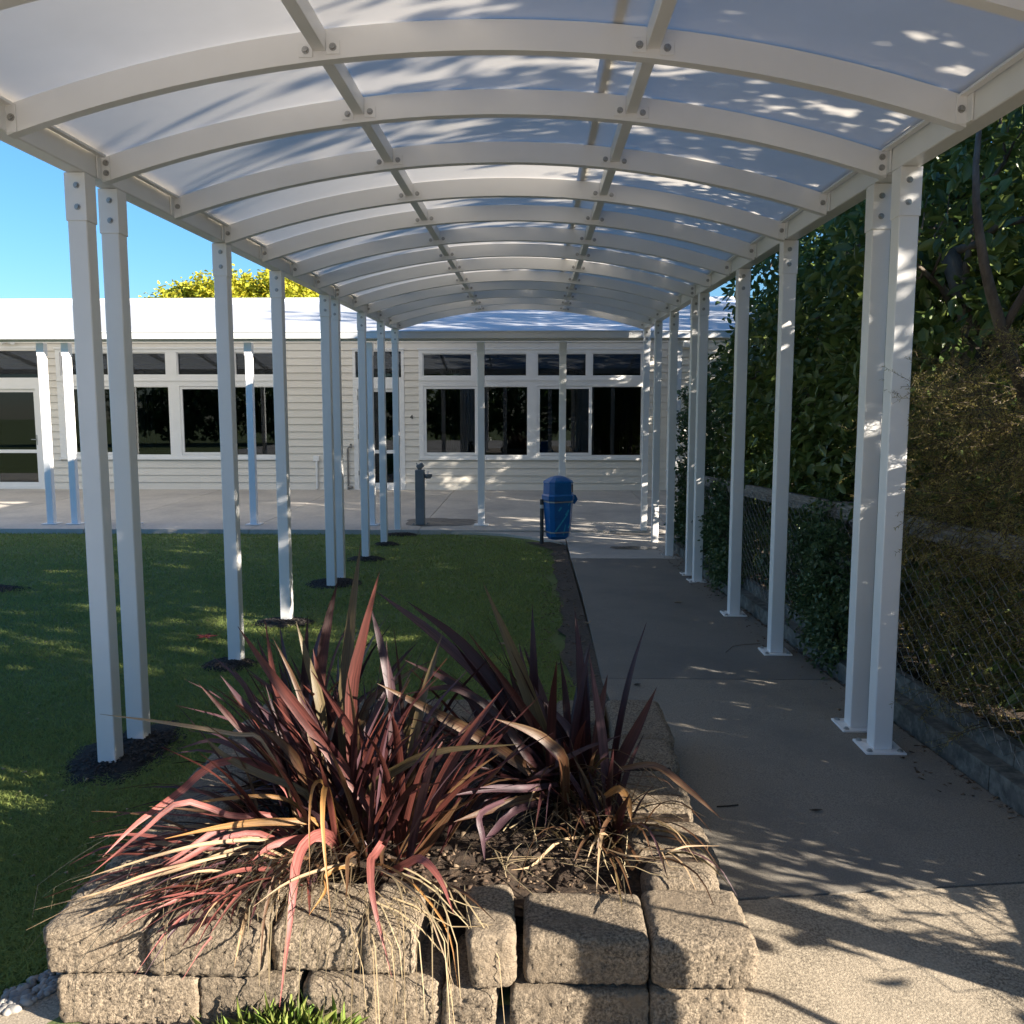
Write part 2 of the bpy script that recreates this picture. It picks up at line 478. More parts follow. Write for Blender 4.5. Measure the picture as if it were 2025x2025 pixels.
# mulch patches round the post feet
def grains(name, P, size, m, flat=0.5, parent=None, tintp=1.6):
    n = len(P)
    base = np.array([(1, 0, 0), (-0.5, 0.87, 0), (-0.5, -0.87, 0), (0, 0, 0.9), (0, 0, -0.6)])
    F0 = np.array([(0, 1, 3), (1, 2, 3), (2, 0, 3), (1, 0, 4), (2, 1, 4), (0, 2, 4)])
    sc = (size * RNG.uniform(0.5, 1.4, n))[:, None, None] * np.stack([RNG.uniform(0.7, 1.8, n), RNG.uniform(0.5, 1.0, n), np.full(n, flat)], -1)[:, None, :]
    v = base[None] * sc
    a = RNG.uniform(0, 2 * np.pi, n)
    c, s_ = np.cos(a)[:, None], np.sin(a)[:, None]
    v = np.stack([v[..., 0] * c - v[..., 1] * s_, v[..., 0] * s_ + v[..., 1] * c, v[..., 2] + v[..., 0] * RNG.uniform(-0.35, 0.35, n)[:, None]], -1) + P[:, None, :]
    F = (np.arange(n)[:, None, None] * 5 + F0[None]).reshape(-1, 3)
    return np_mesh(name, v.reshape(-1, 3), F, m, parent, np.repeat(RNG.random(n) ** tintp, 5))
mulch_at = [(-2.07, 4.24, 0.25, 0.40), (-2.12, 5.88, 0.18, 0.16), (-2.1, 7.17, 0.24, 0.15), (-2.1, 9.0, 0.28, 0.26), (-2.08, 10.64, 0.22, 0.15), (-2.05, 11.97, 0.17, 0.12), (-2.0, 13.0, 0.25, 0.1), (-5.9, 8.6, 0.75, 0.22)]
for i, (x, y, rx, ry) in enumerate(mulch_at):
    n_, m_ = 40, 7
    vs, fs = [], []
    rr = []
    for k in range(n_):
        a = 2 * math.pi * k / n_
        rr.append(1 + 0.42 * noise.noise(Vector((math.cos(a) * 1.5, math.sin(a) * 1.5, i * 3.3))) + 0.16 * noise.noise(Vector((math.cos(a) * 6, math.sin(a) * 6, i * 3.3))))
    for j in range(m_):
        for k in range(n_):
            a = 2 * math.pi * k / n_
            r = rr[k] * j / (m_ - 1)
            px, py = x + rx * r * math.cos(a), y + ry * r * math.sin(a)
            vs.append((px, py, ground(px, py) + 0.034 * (1 - (j / (m_ - 1)) ** 3) + 0.006 + 0.008 * noise.noise(Vector((px * 14, py * 14, 2)))))
    for j in range(m_ - 1):
        for k in range(n_):
            fs.append((j * n_ + k, j * n_ + (k + 1) % n_, (j + 1) * n_ + (k + 1) % n_, (j + 1) * n_ + k))
    mo = tag(MB().add(vs, fs).build('mulch_patch', M['mulch']), kind='stuff')
    q = RNG.random((900, 2))
    a, r = q[:, 0] * 2 * np.pi, np.sqrt(q[:, 1]) * 1.05
    P = np.stack([x + rx * r * np.cos(a), y + ry * r * np.sin(a), 0 * a], -1)
    P[:, 2] = [ground(px, py) + 0.036 * (1 - min(1, rr_) ** 3) + 0.008 for (px, py, _), rr_ in zip(P, r)]
    tag(grains('mulch_grit', P, 0.011 if y < 6 else 0.016, M['grit'], parent=mo), kind='stuff')

# ------------------------------------------------------------ the covered walkway: three arched sections on posts
XC, HALF, RAD, APEX = -0.21, 1.83, 5.805, 2.936
zt = lambda y: 0.0171 * (y - 4.2)
def arc(x, off=0.0):
    return APEX - RAD + math.sqrt((RAD) ** 2 - (x - XC) ** 2) + off
bolt_src = MB()
for k in (0,):
    bolt_src.tube([(0, -0.011, 0), (0, 0.0, 0)], [0.009, 0.0105], 6)
    bolt_src.tube([(0, -0.003, 0), (0, 0.002, 0)], 0.0145, 10)
bolt_me = None
def bolt(parent, p, axis='y'):
    global bolt_me
    if bolt_me is None:
        bolt_me = bpy.data.meshes.new('bolt')
        bolt_me.from_pydata(bolt_src.v, [], bolt_src.f)
        bolt_me.materials.append(M['bolt'])
    o = bpy.data.objects.new('bolt', bolt_me)
    COL.objects.link(o)
    o.parent = parent
    o.location = Vector(p) - wloc(parent)
    if axis == 'z':
        o.rotation_euler = (-math.pi / 2, 0, 0)
    elif axis == 'x':
        o.rotation_euler = (0, 0, -math.pi / 2)
    return o

def canopy(y0, y1, ribs, posts, label, detail):
    root = empty('walkway_canopy', (XC, (y0 + y1) / 2, 0))
    tag(root, label, 'canopy', 'arched canopy sections over the path')
    W = M['white']
    for side in (-1, 1):
        xo = -2.127 if side < 0 else 1.706            # outer face
        xi = xo + 0.089 * (1 if side < 0 else -1)
        ym = (y0 + y1) / 2
        MB().box((xo, y0 + 0.004, 2.655 + zt(ym)), (xi, y1 - 0.004, 2.79 + zt(ym)), 0.004, shear=0.0171).build('edge_beam', W, root)
        # channel that grips the edge of the roof sheet, and the strip gutter outside
        xa = xi + (0.012 if side < 0 else -0.012)
        xb = xi + (0.04 if side < 0 else -0.04)
        MB().box((xa, y0 + 0.01, 2.752 + zt(ym)), (xb, y1 - 0.01, 2.762 + zt(ym)), shear=0.0171).box((xi + 0.001 * (1 if side < 0 else -1), y0 + 0.01, 2.79 + zt(ym)), (xb, y1 - 0.01, 2.797 + zt(ym)), shear=0.0171).build('edge_channel', W, root)
        for y in posts:
            zb = (ground(xo, y) - 0.05) if side < 0 else zr(y)
            if side > 0:
                zb -= 0.02 * max(0.0, (y - 7) / 6.0)
            zb_plate = zb
            zt_ = 2.655 + zt(y)
            p = MB().box((xo, y, zb + (0.008 if side > 0 else 0)), (xi, y + 0.089, zt_ - 0.006), 0.004).build('post', W, root)
            MB().box((min(xo, xi) - 0.004, y - 0.005, zt_ - 0.215), (max(xo, xi) + 0.004, y + 0.093, zt_ - 0.003), 0.002).build('sleeve', W, p)
            for dz in (0.06, 0.155):
                bolt(p, ((xo + xi) / 2 - 0.008 * side, y - 0.005, zt_ - dz))
            if side > 0:
                MB().box((xi - 0.05, y - 0.048, zb - 0.002), (xo + 0.05, y + 0.137, zb + 0.010), 0.002).build('base_plate', W, p)
                for bx in (xi - 0.027, xo + 0.027):
                    for by in (y - 0.025, y + 0.114):
                        bolt(p, (bx, by, zb + 0.010), 'z')
    NS = 28
    xs_ = [-2.032 + (1.611 + 2.032) * i / NS for i in range(NS + 1)]
    for ri, y in enumerate(ribs):
        mb = MB()
        vs, fs = [], []
        for x in xs_:
            for (dy, dz) in ((-0.025, 0), (0.025, 0), (0.025, 0.11), (-0.025, 0.11)):
                vs.append((x, y + dy, arc(x, dz) + zt(y)))
        for i in range(NS):
            for k in range(4):
                fs.append((i * 4 + k, i * 4 + (k + 1) % 4, (i + 1) * 4 + (k + 1) % 4, (i + 1) * 4 + k))
        fs += [(0, 1, 2, 3), tuple(range(NS * 4 + 3, NS * 4 - 1, -1))]
        mb.add(vs, fs)
        rib = mb.build('rib', W, root)
        two = abs(y - 4.2) < 0.1 or abs(y - 9.08) < 0.1
        for side in (-1, 1):
            xe = -2.032 if side < 0 else 1.611
            x2 = xe - side * 0.042
            zb = arc(x2) + zt(y)
            MB().box((xe + side * 0.003, y - 0.031, zb - 0.004), (x2, y - 0.026, zb + 0.10), 0.001).box((xe + side * 0.004, y - 0.07, zb - 0.002), (xe - side * 0.004, y - 0.026, zb + 0.10), 0.001).build('cleat', W, rib)
            for dz in ((0.028, 0.074) if two else (0.05,)):
                bolt(rib, (xe - side * 0.024, y - 0.031, zb + dz))
        for px in (-0.815, 0.44):
            for sx in (-1, 1):
                cx = px + sx * 0.052
                zc = arc(cx) + zt(y)
                MB().box((cx - 0.026, y - 0.030, zc + 0.016), (cx + 0.026, y - 0.0255, zc + 0.066), 0.001).build('cleat', W, rib)
                bolt(rib, (cx, y - 0.030, zc + 0.041))
        if ri + 1 < len(ribs) or detail.get('next'):
            yn = ribs[ri + 1] if ri + 1 < len(ribs) else detail['next']
            ya, yb, yc = y + 0.0255, yn - 0.0255, (y + yn) / 2
            for px in (-0.815, 0.44):
                zc = arc(px) + zt(yc)
                MB().box((px - 0.025, ya, zc + 0.034), (px + 0.025, yb, zc + 0.108), 0.002, shear=0.0171).build('purlin', W, root)
            V, F_ = [], []
            nx = 34
            for j, yy in enumerate((y, (2 * y + yn) / 3, (y + 2 * yn) / 3, yn)):
                for i in range(nx + 1):
                    x = -2.05 + (1.629 + 2.05) * i / nx
                    V.append((x, yy, arc(x, 0.118) + zt(yy) + (0.0025 * noise.noise(Vector((x * 2, yy * 3, 1))) if 0 < j < 3 else 0)))
            for j in range(3):
                for i in range(nx):
                    F_.append((j * (nx + 1) + i, j * (nx + 1) + i + 1, (j + 1) * (nx + 1) + i + 1, (j + 1) * (nx + 1) + i))
            MB().add(V, F_).build('roof_sheet', M['sheet'], root, smooth=True)
            zc = arc(0.31, 0.123) + zt(yc)
            MB().box((0.288, y + 0.001, zc), (0.332, yn - 0.001, zc + 0.006), shear=0.0171).build('joiner_strip', W, root)
    return root

canopy(-0.66, 4.195, [-0.6, 0.2, 1.02, 1.84, 2.66, 3.48], [-0.45, 1.48, 4.05],
       'nearest arched white canopy section overhead, sheets crossed by large leaf shadows', {'next': 4.229})
canopy(4.205, 9.05, [4.2 + 0.03, 5.06, 5.87, 6.66, 7.49, 8.29], [4.36, 5.88, 7.14, 8.78],
       'middle arched white canopy section, its first posts paired beside the red flax', {'next': 9.089})
canopy(9.06, 13.27, [9.09, 10.0, 10.78, 11.6, 12.4, 13.23], [9.2, 10.62, 11.95, 13.16],
       'farthest arched white canopy section, ending in front of the building gutter', {})

# ------------------------------------------------------------ the school building
BLD = empty('school_building', (-3.0, 19.2, 0.0))
tag(BLD, 'cream weatherboard school building with white windows and a deep verandah roof', 'building')
YW = 19.2
def cells(X0, X1, Z0, Z1, holes):
    xs = sorted({X0, X1, *[h[0] for h in holes], *[h[1] for h in holes]})
    zs_ = sorted({Z0, Z1, *[h[2] for h in holes], *[h[3] for h in holes]})
    out = []
    for za, zb in zip(zs_[:-1], zs_[1:]):
        run = None
        for xa, xb in zip(xs[:-1], xs[1:]):
            cx, cz = (xa + xb) / 2, (za + zb) / 2
            inside = X0 < cx < X1 and Z0 < cz < Z1 and not any(h[0] < cx < h[1] and h[2] < cz < h[3] for h in holes)
            if inside:
                run = [run[0], xb] if run else [xa, xb]
            if (not inside) and run:
                out.append((run[0], run[1], za, zb)); run = None
        if run:
            out.append((run[0], run[1], za, zb))
    return out

OPEN = [(-2.52, 2.43, 0.57, 2.94), (-3.96, -2.84, -0.12, 2.94), (-10.50, -5.62, 0.57, 2.97), (-12.1, -10.85, -0.12, 2.99)]
wall = MB()
for xa, xb, za, zb in cells(-16, 4.5, -0.35, 3.4, OPEN):
    wall.box((xa, YW, za), (xb, YW + 0.14, zb))
wall.build('wall', M['board'], BLD)
k = 0
z0 = -0.13
while z0 < 3.75:
    z1 = z0 + 0.16
    cz = z0 + 0.08
    cuts = sorted([(o[0], o[1]) for o in OPEN if o[2] < cz < o[3]])
    x = -16.0
    spans = []
    for a, c in cuts:
        spans.append((x, a)); x = c
    spans.append((x, 4.5))
    for a, c in spans:
        if c - a < 0.02: continue
        L = c - a
        parts = max(1, round(L / 4.2))
        for i in range(parts):
            xa, xb = a + L * i / parts + (0.0015 if i else 0), a + L * (i + 1) / parts
            vs = [(xa, YW - 0.040, z0 + 0.007), (xb, YW - 0.040, z0 + 0.007), (xb, YW - 0.002, z0 + 0.007), (xa, YW - 0.002, z0 + 0.007),
                  (xa, YW - 0.022, z1), (xb, YW - 0.022, z1), (xb, YW - 0.002, z1), (xa, YW - 0.002, z1)]
            MB().add(vs, [(0, 1, 5, 4), (1, 2, 6, 5), (2, 3, 7, 6), (3, 0, 4, 7), (4, 5, 6, 7), (3, 2, 1, 0)]).build('weatherboard', M['board'], BLD)
    z0 = z1
    k += 1

def pane(parent, x0, x1, z0_, z1_, y):
    return MB().box((x0 - 0.01, y, z0_ - 0.01), (x1 + 0.01, y + 0.006, z1_ + 0.01)).build('pane', M['glass'], parent)
def ring(mb, x0, x1, z0_, z1_, w, ya, yb):
    for a in cells(x0 - w, x1 + w, z0_ - w, z1_ + w, [(x0, x1, z0_, z1_)]):
        mb.box((a[0], ya, a[2]), (a[1], yb, a[3]))
    return mb
def window(open_, upper, lower_sash, lower_fixed):
    holes_u = [(a, c, open_[3] - 0.59, open_[3] - 0.09) for a, c in upper]
    lows = [(a - 0.055, c + 0.055, 0.64, 2.145) for a, c in lower_sash] + [(a, c, 0.635, 2.135) for a, c in lower_fixed]
    fr = MB()
    for a in cells(*open_, holes_u + lows):
        fr.box((a[0], YW - 0.045, a[2]), (a[1], YW + 0.10, a[3]))
    # sill and transom beads stand proud, so the frames read as separate units
    fr.box((open_[0] - 0.02, YW - 0.075, open_[2] - 0.03), (open_[1] + 0.02, YW - 0.047, open_[2] + 0.012))
    fr.box((open_[0] - 0.02, YW - 0.075, open_[3] - 0.015), (open_[1] + 0.02, YW - 0.047, open_[3] + 0.02))
    fr.box((open_[0], YW - 0.062, 2.26), (open_[1], YW - 0.047, 2.285))
    fr = fr.build('window_frame', M['frame'], BLD)
    for h in holes_u:
        ring(MB(), h[0] + 0.022, h[1] - 0.022, h[2] + 0.022, h[3] - 0.022, 0.022, YW - 0.02, YW + 0.03).build('bead', M['frame'], fr)
        pane(fr, h[0] + 0.015, h[1] - 0.015, h[2] + 0.015, h[3] - 0.015, YW + 0.035)
    for a, c in lower_sash:
        ring(MB(), a, c, 0.70, 2.085, 0.055, YW - 0.03, YW + 0.02).build('sash', M['frame'], fr)
        pane(fr, a, c, 0.70, 2.085, YW + 0.0)
    for a, c in lower_fixed:
        ring(MB(), a + 0.012, c - 0.012, 0.647, 2.123, 0.012, YW + 0.0, YW + 0.045).build('bead', M['frame'], fr)
        pane(fr, a, c, 0.635, 2.135, YW + 0.05)
    return fr
window(OPEN[0], [(-2.432, -1.359), (-1.237, -0.164), (0.054, 1.127), (1.241, 2.314)], [(-2.361, -1.299), (0.116, 1.183)], [(-1.228, -0.148), (1.240, 2.327)])
window(OPEN[2], [(-10.41, -9.34), (-9.22, -8.06), (-7.825, -6.66), (-6.548, -5.69)], [(-10.30, -9.28), (-7.729, -6.67)], [(-9.20, -8.03), (-6.60, -5.69)])
def door(open_, hinge):
    x0, x1 = open_[0], open_[1]
    top = open_[3]
    fr = MB()
    tr = (x0 + 0.06, x1 - 0.06, 2.335, top - 0.05)
    leaf = (x0 + 0.10, x1 - 0.15 if hinge else x1 - 0.10, -0.10, 2.09)
    for a in cells(x0, x1, -0.12, top, [tr, leaf]):
        fr.box((a[0], YW - 0.045, a[2]), (a[1], YW + 0.10, a[3]))
    fr.box((x0 - 0.02, YW - 0.07, top - 0.012), (x1 + 0.02, YW - 0.047, top + 0.02))
    fr = fr.build('door_frame', M['frame'], BLD)
    pane(fr, *tr, YW + 0.03)
    g1 = (leaf[0] + 0.05, leaf[1] - 0.06, 0.753, 2.02)
    g2 = (leaf[0] + 0.05, leaf[1] - 0.06, 0.03, 0.68)
    d = MB()
    for a in cells(leaf[0] + 0.004, leaf[1] - 0.004, leaf[2] + 0.005, leaf[3] - 0.004, [g1, g2]):
        d.box((a[0], YW + 0.0, a[2]), (a[1], YW + 0.045, a[3]))
    d = d.build('door', M['frame'], BLD)
    pane(d, *g1, YW + 0.02)
    pane(d, *g2, YW + 0.02)
    hx = leaf[1] - 0.03
    MB().box((hx - 0.02, YW - 0.012, 0.86), (hx + 0.02, YW - 0.001, 1.08), 0.003).tube([(hx, YW - 0.012, 0.98), (hx, YW - 0.05, 0.98), (hx - 0.11, YW - 0.05, 0.98)], 0.009, 8).build('handle', M['steel'], d)
    for z in (0.2, 1.0, 1.85):
        MB().box((leaf[0] - 0.012, YW - 0.056, z), (leaf[0] + 0.012, YW - 0.046, z + 0.1), 0.002).build('hinge', M['steel'], fr)
    return d
door(OPEN[1], False)
door(OPEN[3], True)

# rooms behind the glass, with curtains
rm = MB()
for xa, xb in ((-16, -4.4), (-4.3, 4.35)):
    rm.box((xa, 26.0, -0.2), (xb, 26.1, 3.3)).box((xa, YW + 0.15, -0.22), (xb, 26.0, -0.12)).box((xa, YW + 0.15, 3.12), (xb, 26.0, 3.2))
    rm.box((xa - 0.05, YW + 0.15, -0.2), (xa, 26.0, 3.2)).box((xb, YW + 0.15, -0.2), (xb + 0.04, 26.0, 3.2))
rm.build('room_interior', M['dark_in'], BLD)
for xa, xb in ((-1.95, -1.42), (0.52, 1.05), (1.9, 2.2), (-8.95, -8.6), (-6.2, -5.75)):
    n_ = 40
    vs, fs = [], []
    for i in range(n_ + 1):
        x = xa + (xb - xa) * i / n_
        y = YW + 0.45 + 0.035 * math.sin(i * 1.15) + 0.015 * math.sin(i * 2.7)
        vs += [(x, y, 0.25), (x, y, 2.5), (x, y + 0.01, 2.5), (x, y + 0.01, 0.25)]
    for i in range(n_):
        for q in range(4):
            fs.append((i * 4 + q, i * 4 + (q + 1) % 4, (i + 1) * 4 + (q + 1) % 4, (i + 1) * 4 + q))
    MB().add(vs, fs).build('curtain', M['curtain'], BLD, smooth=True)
fb = MB()
for x, y, h in ((-1.9, 21.2, 0.62), (-0.8, 21.6, 0.62), (0.8, 21.4, 0.62), (-7.2, 21.5, 0.62), (-9.0, 21.0, 0.62)):
    fb.box((x - 0.6, y - 0.3, h), (x + 0.6, y + 0.3, h + 0.04))
    for sx in (-0.55, 0.55):
        for sy in (-0.25, 0.25):
            fb.box((x + sx - 0.02, y + sy - 0.02, -0.12), (x + sx + 0.02, y + sy + 0.02, h))
fb.build('desk', M['grey_paint'], BLD)

# roof, gutter, soffit
RX0, RX1 = -18.0, 4.7
ra, rb = (13.42, 2.80), (20.2, 4.09)
def roof_z(y): return ra[1] + (rb[1] - ra[1]) * (y - ra[0]) / (rb[0] - ra[0])
def roof_part(ya, yb, back):
    za, zb = roof_z(ya), roof_z(yb)
    r_ = MB().add([(RX0, ya, za), (RX1, ya, za), (RX1, yb, zb), (RX0, yb, zb)], [(0, 1, 2, 3)])
    if back:
        r_.add([(RX0, yb, zb), (RX1, yb, zb), (RX1, 27.0, 2.8), (RX0, 27.0, 2.8)], [(0, 1, 2, 3)])
    return r_
roof_part(ra[0], YW - 0.02, False).build('verandah_roof', M['roof_light_passing'], BLD)
ro = roof_part(YW - 0.02, rb[0], True).build('roof', M['roof'], BLD)
MB().tube([(RX0, rb[0], rb[1] + 0.01), (RX1, rb[0], rb[1] + 0.01)], 0.07, 8).build('ridge_cap', M['roof'], ro)
x = RX0 + 0.3
while x < RX1:      # rafters under the verandah sheets
    za, zb = roof_z(13.62) - 0.012, roof_z(YW - 0.05) - 0.012
    MB().add([(x - 0.022, 13.62, za), (x + 0.022, 13.62, za), (x + 0.022, YW - 0.05, zb), (x - 0.022, YW - 0.05, zb),
              (x - 0.022, 13.62, za - 0.10), (x + 0.022, 13.62, za - 0.10), (x + 0.022, YW - 0.05, zb - 0.10), (x - 0.022, YW - 0.05, zb - 0.10)],
             [(0, 1, 2, 3), (7, 6, 5, 4), (0, 4, 5, 1), (1, 5, 6, 2), (2, 6, 7, 3), (3, 7, 4, 0)]).build('rafter', M['white'], BLD)
    x += 1.27
wp = MB().box((-16, YW + 0.002, 3.40), (4.5, YW + 0.14, 3.86))
wp.build('wall_plate', M['board'], BLD)
g = MB()
g.box((RX0, 13.40, 2.69), (RX1, 13.415, 2.79)).box((RX0, 13.416, 2.69), (RX1, 13.54, 2.70)).box((RX0, 13.541, 2.66), (RX1, 13.60, 2.80))
g.tube([(RX0, 13.40, 2.79), (RX1, 13.40, 2.79)], 0.011, 6)
g.build('gutter', M['gutter'], BLD)
for x in (-11.4, -7.70, -7.31, -6.38, -4.44, -2.56, -0.83, 0.435, 2.2, 3.6):
    y = 13.62
    zb = -0.19
    p = MB().box((x - 0.052, y, zb), (x + 0.052, y + 0.104, 2.655), 0.005).build('verandah_post', M['white'], BLD)
    MB().box((x - 0.058, y - 0.006, 2.45), (x + 0.058, y + 0.11, 2.65), 0.002).build('sleeve', M['white'], p)
    MB().box((x - 0.115, y - 0.06, zb - 0.001), (x + 0.115, y + 0.165, zb + 0.012), 0.002).build('base_plate', M['white'], p)

# things fixed to the wall: part of the building
dp = MB().tube([(2.92, YW - 0.08, -0.08), (2.92, YW - 0.08, 3.2)], 0.05, 12)
dp = dp.build('downpipe', M['frame'], BLD, smooth=False)
for z in (0.3, 1.6, 2.8):
    MB().box((2.855, YW - 0.135, z), (2.985, YW - 0.027, z + 0.03), 0.002).build('bracket', M['frame'], dp)
cd = MB().box((-4.86, YW - 0.10, 0.51), (-4.73, YW - 0.028, 0.63), 0.008).tube([(-4.79, YW - 0.06, -0.10), (-4.79, YW - 0.06, 0.52)], 0.028, 10)
cd.build('conduit_box', M['frame'], BLD)
tp = MB().tube([(-4.10, YW - 0.07, -0.12), (-4.10, YW - 0.07, 0.72), (-4.09, YW - 0.08, 0.79), (-4.05, YW - 0.10, 0.83), (-4.00, YW - 0.10, 0.84)], [0.021, 0.021, 0.021, 0.021, 0.023], 10)
tp.tube([(-4.02, YW - 0.10, 0.80), (-4.02, YW - 0.10, 0.89)], 0.022, 8).tube([(-4.02, YW - 0.14, 0.885), (-4.02, YW - 0.05, 0.885)], 0.012, 6)
tp.tube([(-4.10, YW - 0.07, -0.06), (-4.00, YW - 0.07, -0.06)], 0.03, 8)
tp.build('tap_pipe', M['pipe'], BLD)
fl = MB().box((-11.53, YW - 0.06, 3.07), (-11.44, YW - 0.028, 3.15), 0.004)
for sx in (-1, 1):
    c0 = Vector((-11.485, YW - 0.07, 3.11))
    c1 = c0 + Vector((sx * 0.13, -0.10, -0.02))
    fl.tube([c0, c0 + Vector((sx * 0.05, -0.05, 0))], 0.012, 6)
    fl.tube([c0 + Vector((sx * 0.05, -0.04, 0)), c1], [0.028, 0.055], 10)
fl.build('floodlight', M['frame'], BLD)
MB().box((3.18, YW - 0.14, 2.96), (3.47, YW - 0.03, 3.10), 0.01).build('meter_box', M['frame'], BLD)
cu = bpy.data.curves.new('door_number', 'FONT')
cu.body = '4'
cu.size = 0.135
cu.extrude = 0.003
cu.align_x = 'CENTER'
cu.materials.append(M['black'])
tmp = bpy.data.objects.new('door_number', cu)
COL.objects.link(tmp)
bpy.context.view_layer.update()
me = bpy.data.meshes.new_from_object(tmp.evaluated_get(bpy.context.evaluated_depsgraph_get()))
bpy.data.objects.remove(tmp)
dn = link('door_number', me, BLD)
dn.location = Vector((-2.685, YW - 0.043, 1.43)) - wloc(BLD)
dn.rotation_euler = (math.pi / 2, 0, 0)

# ------------------------------------------------------------ street furniture by the verandah
# drinking fountain
df = empty('drinking_fountain', (-1.795, 13.66, -0.19))
tag(df, 'slate grey drinking fountain pillar with a side bowl, standing at the verandah edge', 'drinking fountain')
pil = MB().box((-1.865, 13.60, -0.185), (-1.725, 13.74, 0.68), 0.006).build('pillar', M['grey_paint'], df)
rt = Matrix.Rotation(R(-28), 3, 'Y')
MB().box((-1.845, 13.63, 0.70), (-1.735, 13.71, 0.775), 0.012, rot=rt).tube([(-1.80, 13.67, 0.66), (-1.795, 13.67, 0.72)], 0.03, 8).tube([(-1.83, 13.65, 0.745), (-1.845, 13.645, 0.79)], 0.008, 6).build('bubbler', M['grey_paint'], df)
bw = MB()
prof = [(0.0, -0.035), (0.035, -0.033), (0.06, 0.0), (0.066, 0.035), (0.058, 0.035), (0.05, 0.005), (0.0, -0.018)]
vs, fs = [], []
for i in range(16):
    a = 2 * math.pi * i / 16
    for r, z in prof:
        vs.append((-1.665 + r * math.cos(a), 13.67 + r * math.sin(a), 0.575 + z))
for i in range(16):
    for k in range(6):
        fs.append((i * 7 + k, ((i + 1) % 16) * 7 + k, ((i + 1) % 16) * 7 + k + 1, i * 7 + k + 1))
bw.add(vs, fs).box((-1.724, 13.645, 0.55), (-1.69, 13.695, 0.61), 0.004)
bw.build('bowl', M['grey_paint'], df)
MB().tube([(-1.665, 13.62, 0.60), (-1.665, 13.655, 0.655), (-1.665, 13.68, 0.65)], 0.007, 6).build('spout', M['steel'], df)
fp = MB()
for sx in (-1, 1):
    for sy in (-1, 1):
        fp.box((-1.795 + sx * 0.075, 13.67 + sy * 0.05 - 0.02, -0.19), (-1.795 + sx * 0.13, 13.67 + sy * 0.05 + 0.02, -0.18), 0.001)
        fp.tube([(-1.795 + sx * 0.11, 13.67 + sy * 0.05, -0.18), (-1.795 + sx * 0.11, 13.67 + sy * 0.05, -0.16)], 0.012, 6)
fp.build('foot_bracket', M['steel'], df)

# litter bin on its pole
BY = 11.86
bn = empty('litter_bin', (0.2, BY, -0.2))
tag(bn, 'scuffed blue plastic litter bin with a hooded lid, strapped to a dark pole', 'litter bin')
po = MB().tube([(0.105, BY, -0.27), (0.105, BY, 0.385)], 0.027, 12)
po = po.build('pole', M['pole'], bn)
MB().tube([(0.105, BY, 0.275), (0.105, BY, 0.325)], 0.0285, 12).build('tape_band', M['tape'], po)
MB().tube([(0.105, BY, 0.385), (0.105, BY, 0.40)], [0.03, 0.02], 12).build('pole_cap', M['pole'], po)
ANG = R(24)
def ring_poly(cx, cy, hw, hd, ch):
    """octagon-ish rounded rectangle turned by ANG"""
    p = [(-hw, -hd + ch), (-hw + ch, -hd), (hw - ch, -hd), (hw, -hd + ch), (hw, hd - ch), (hw - ch, hd), (-hw + ch, hd), (-hw, hd - ch)]
    c, s_ = math.cos(ANG), math.sin(ANG)
    return [(cx + x * c - y * s_, cy + x * s_ + y * c) for x, y in p]
def loft(levels, cx, cy, cap_b=True, cap_t=True):
    vs, fs = [], []
    for hw, hd, ch, z in levels:
        vs += [(x, y, z) for x, y in ring_poly(cx, cy, hw, hd, ch)]
    for i in range(len(levels) - 1):
        for k in range(8):
            fs.append((i * 8 + k, i * 8 + (k + 1) % 8, (i + 1) * 8 + (k + 1) % 8, (i + 1) * 8 + k))
    if cap_b: fs.append(tuple(range(7, -1, -1)))
    if cap_t: fs.append(tuple(range((len(levels) - 1) * 8, len(levels) * 8)))
    return MB().add(vs, fs)
bx, by = 0.325, BY - 0.02
body = loft([(0.115, 0.095, 0.055, -0.14), (0.14, 0.12, 0.046, -0.10), (0.15, 0.128, 0.047, -0.02), (0.178, 0.152, 0.054, 0.385), (0.187, 0.160, 0.056, 0.395), (0.187, 0.160, 0.056, 0.415), (0.176, 0.15, 0.054, 0.418)], bx, by)
body.build('bin_body', M['bin'], bn)
lid = loft([(0.192, 0.166, 0.056, 0.405), (0.194, 0.168, 0.056, 0.455), (0.178, 0.153, 0.054, 0.475), (0.175, 0.15, 0.054, 0.62), (0.181, 0.156, 0.056, 0.632), (0.172, 0.147, 0.056, 0.655), (0.095, 0.08, 0.03, 0.705), (0.03, 0.025, 0.012, 0.722)], bx, by)
lid = lid.build('lid', M['bin'], bn)
c_, s_ = math.cos(ANG), math.sin(ANG)
def bp(u, v, z): return (bx + u * c_ - v * s_, by + u * s_ + v * c_, z)
# mouth in the right-hand face, with a chute lip below it
def mp(n_, t_, z):      # point on the right-hand bevel of the lid: n_ outwards, t_ along it
    cu_, cv_ = 0.1755 - 0.027, -0.1505 + 0.027
    q = math.sqrt(0.5)
    return bp(cu_ + (n_ + t_) * q, cv_ + (-n_ + t_) * q, z)
op = MB()
op.add([mp(0.003, -0.035, 0.50), mp(0.003, 0.035, 0.50), mp(0.003, 0.035, 0.60), mp(0.003, -0.035, 0.60), mp(-0.02, -0.04, 0.50), mp(-0.02, 0.04, 0.50), mp(-0.02, 0.04, 0.60), mp(-0.02, -0.04, 0.60)],
       [(0, 1, 2, 3), (7, 6, 5, 4), (0, 4, 5, 1), (2, 6, 7, 3)])
op.build('mouth', M['black'], lid)
MB().add([mp(0.005, -0.033, 0.503), mp(0.005, -0.016, 0.503), mp(0.005, -0.016, 0.597), mp(0.005, -0.033, 0.597)], [(0, 1, 2, 3)]).build('mouth_flap', M['tape'], lid)
lip = MB()
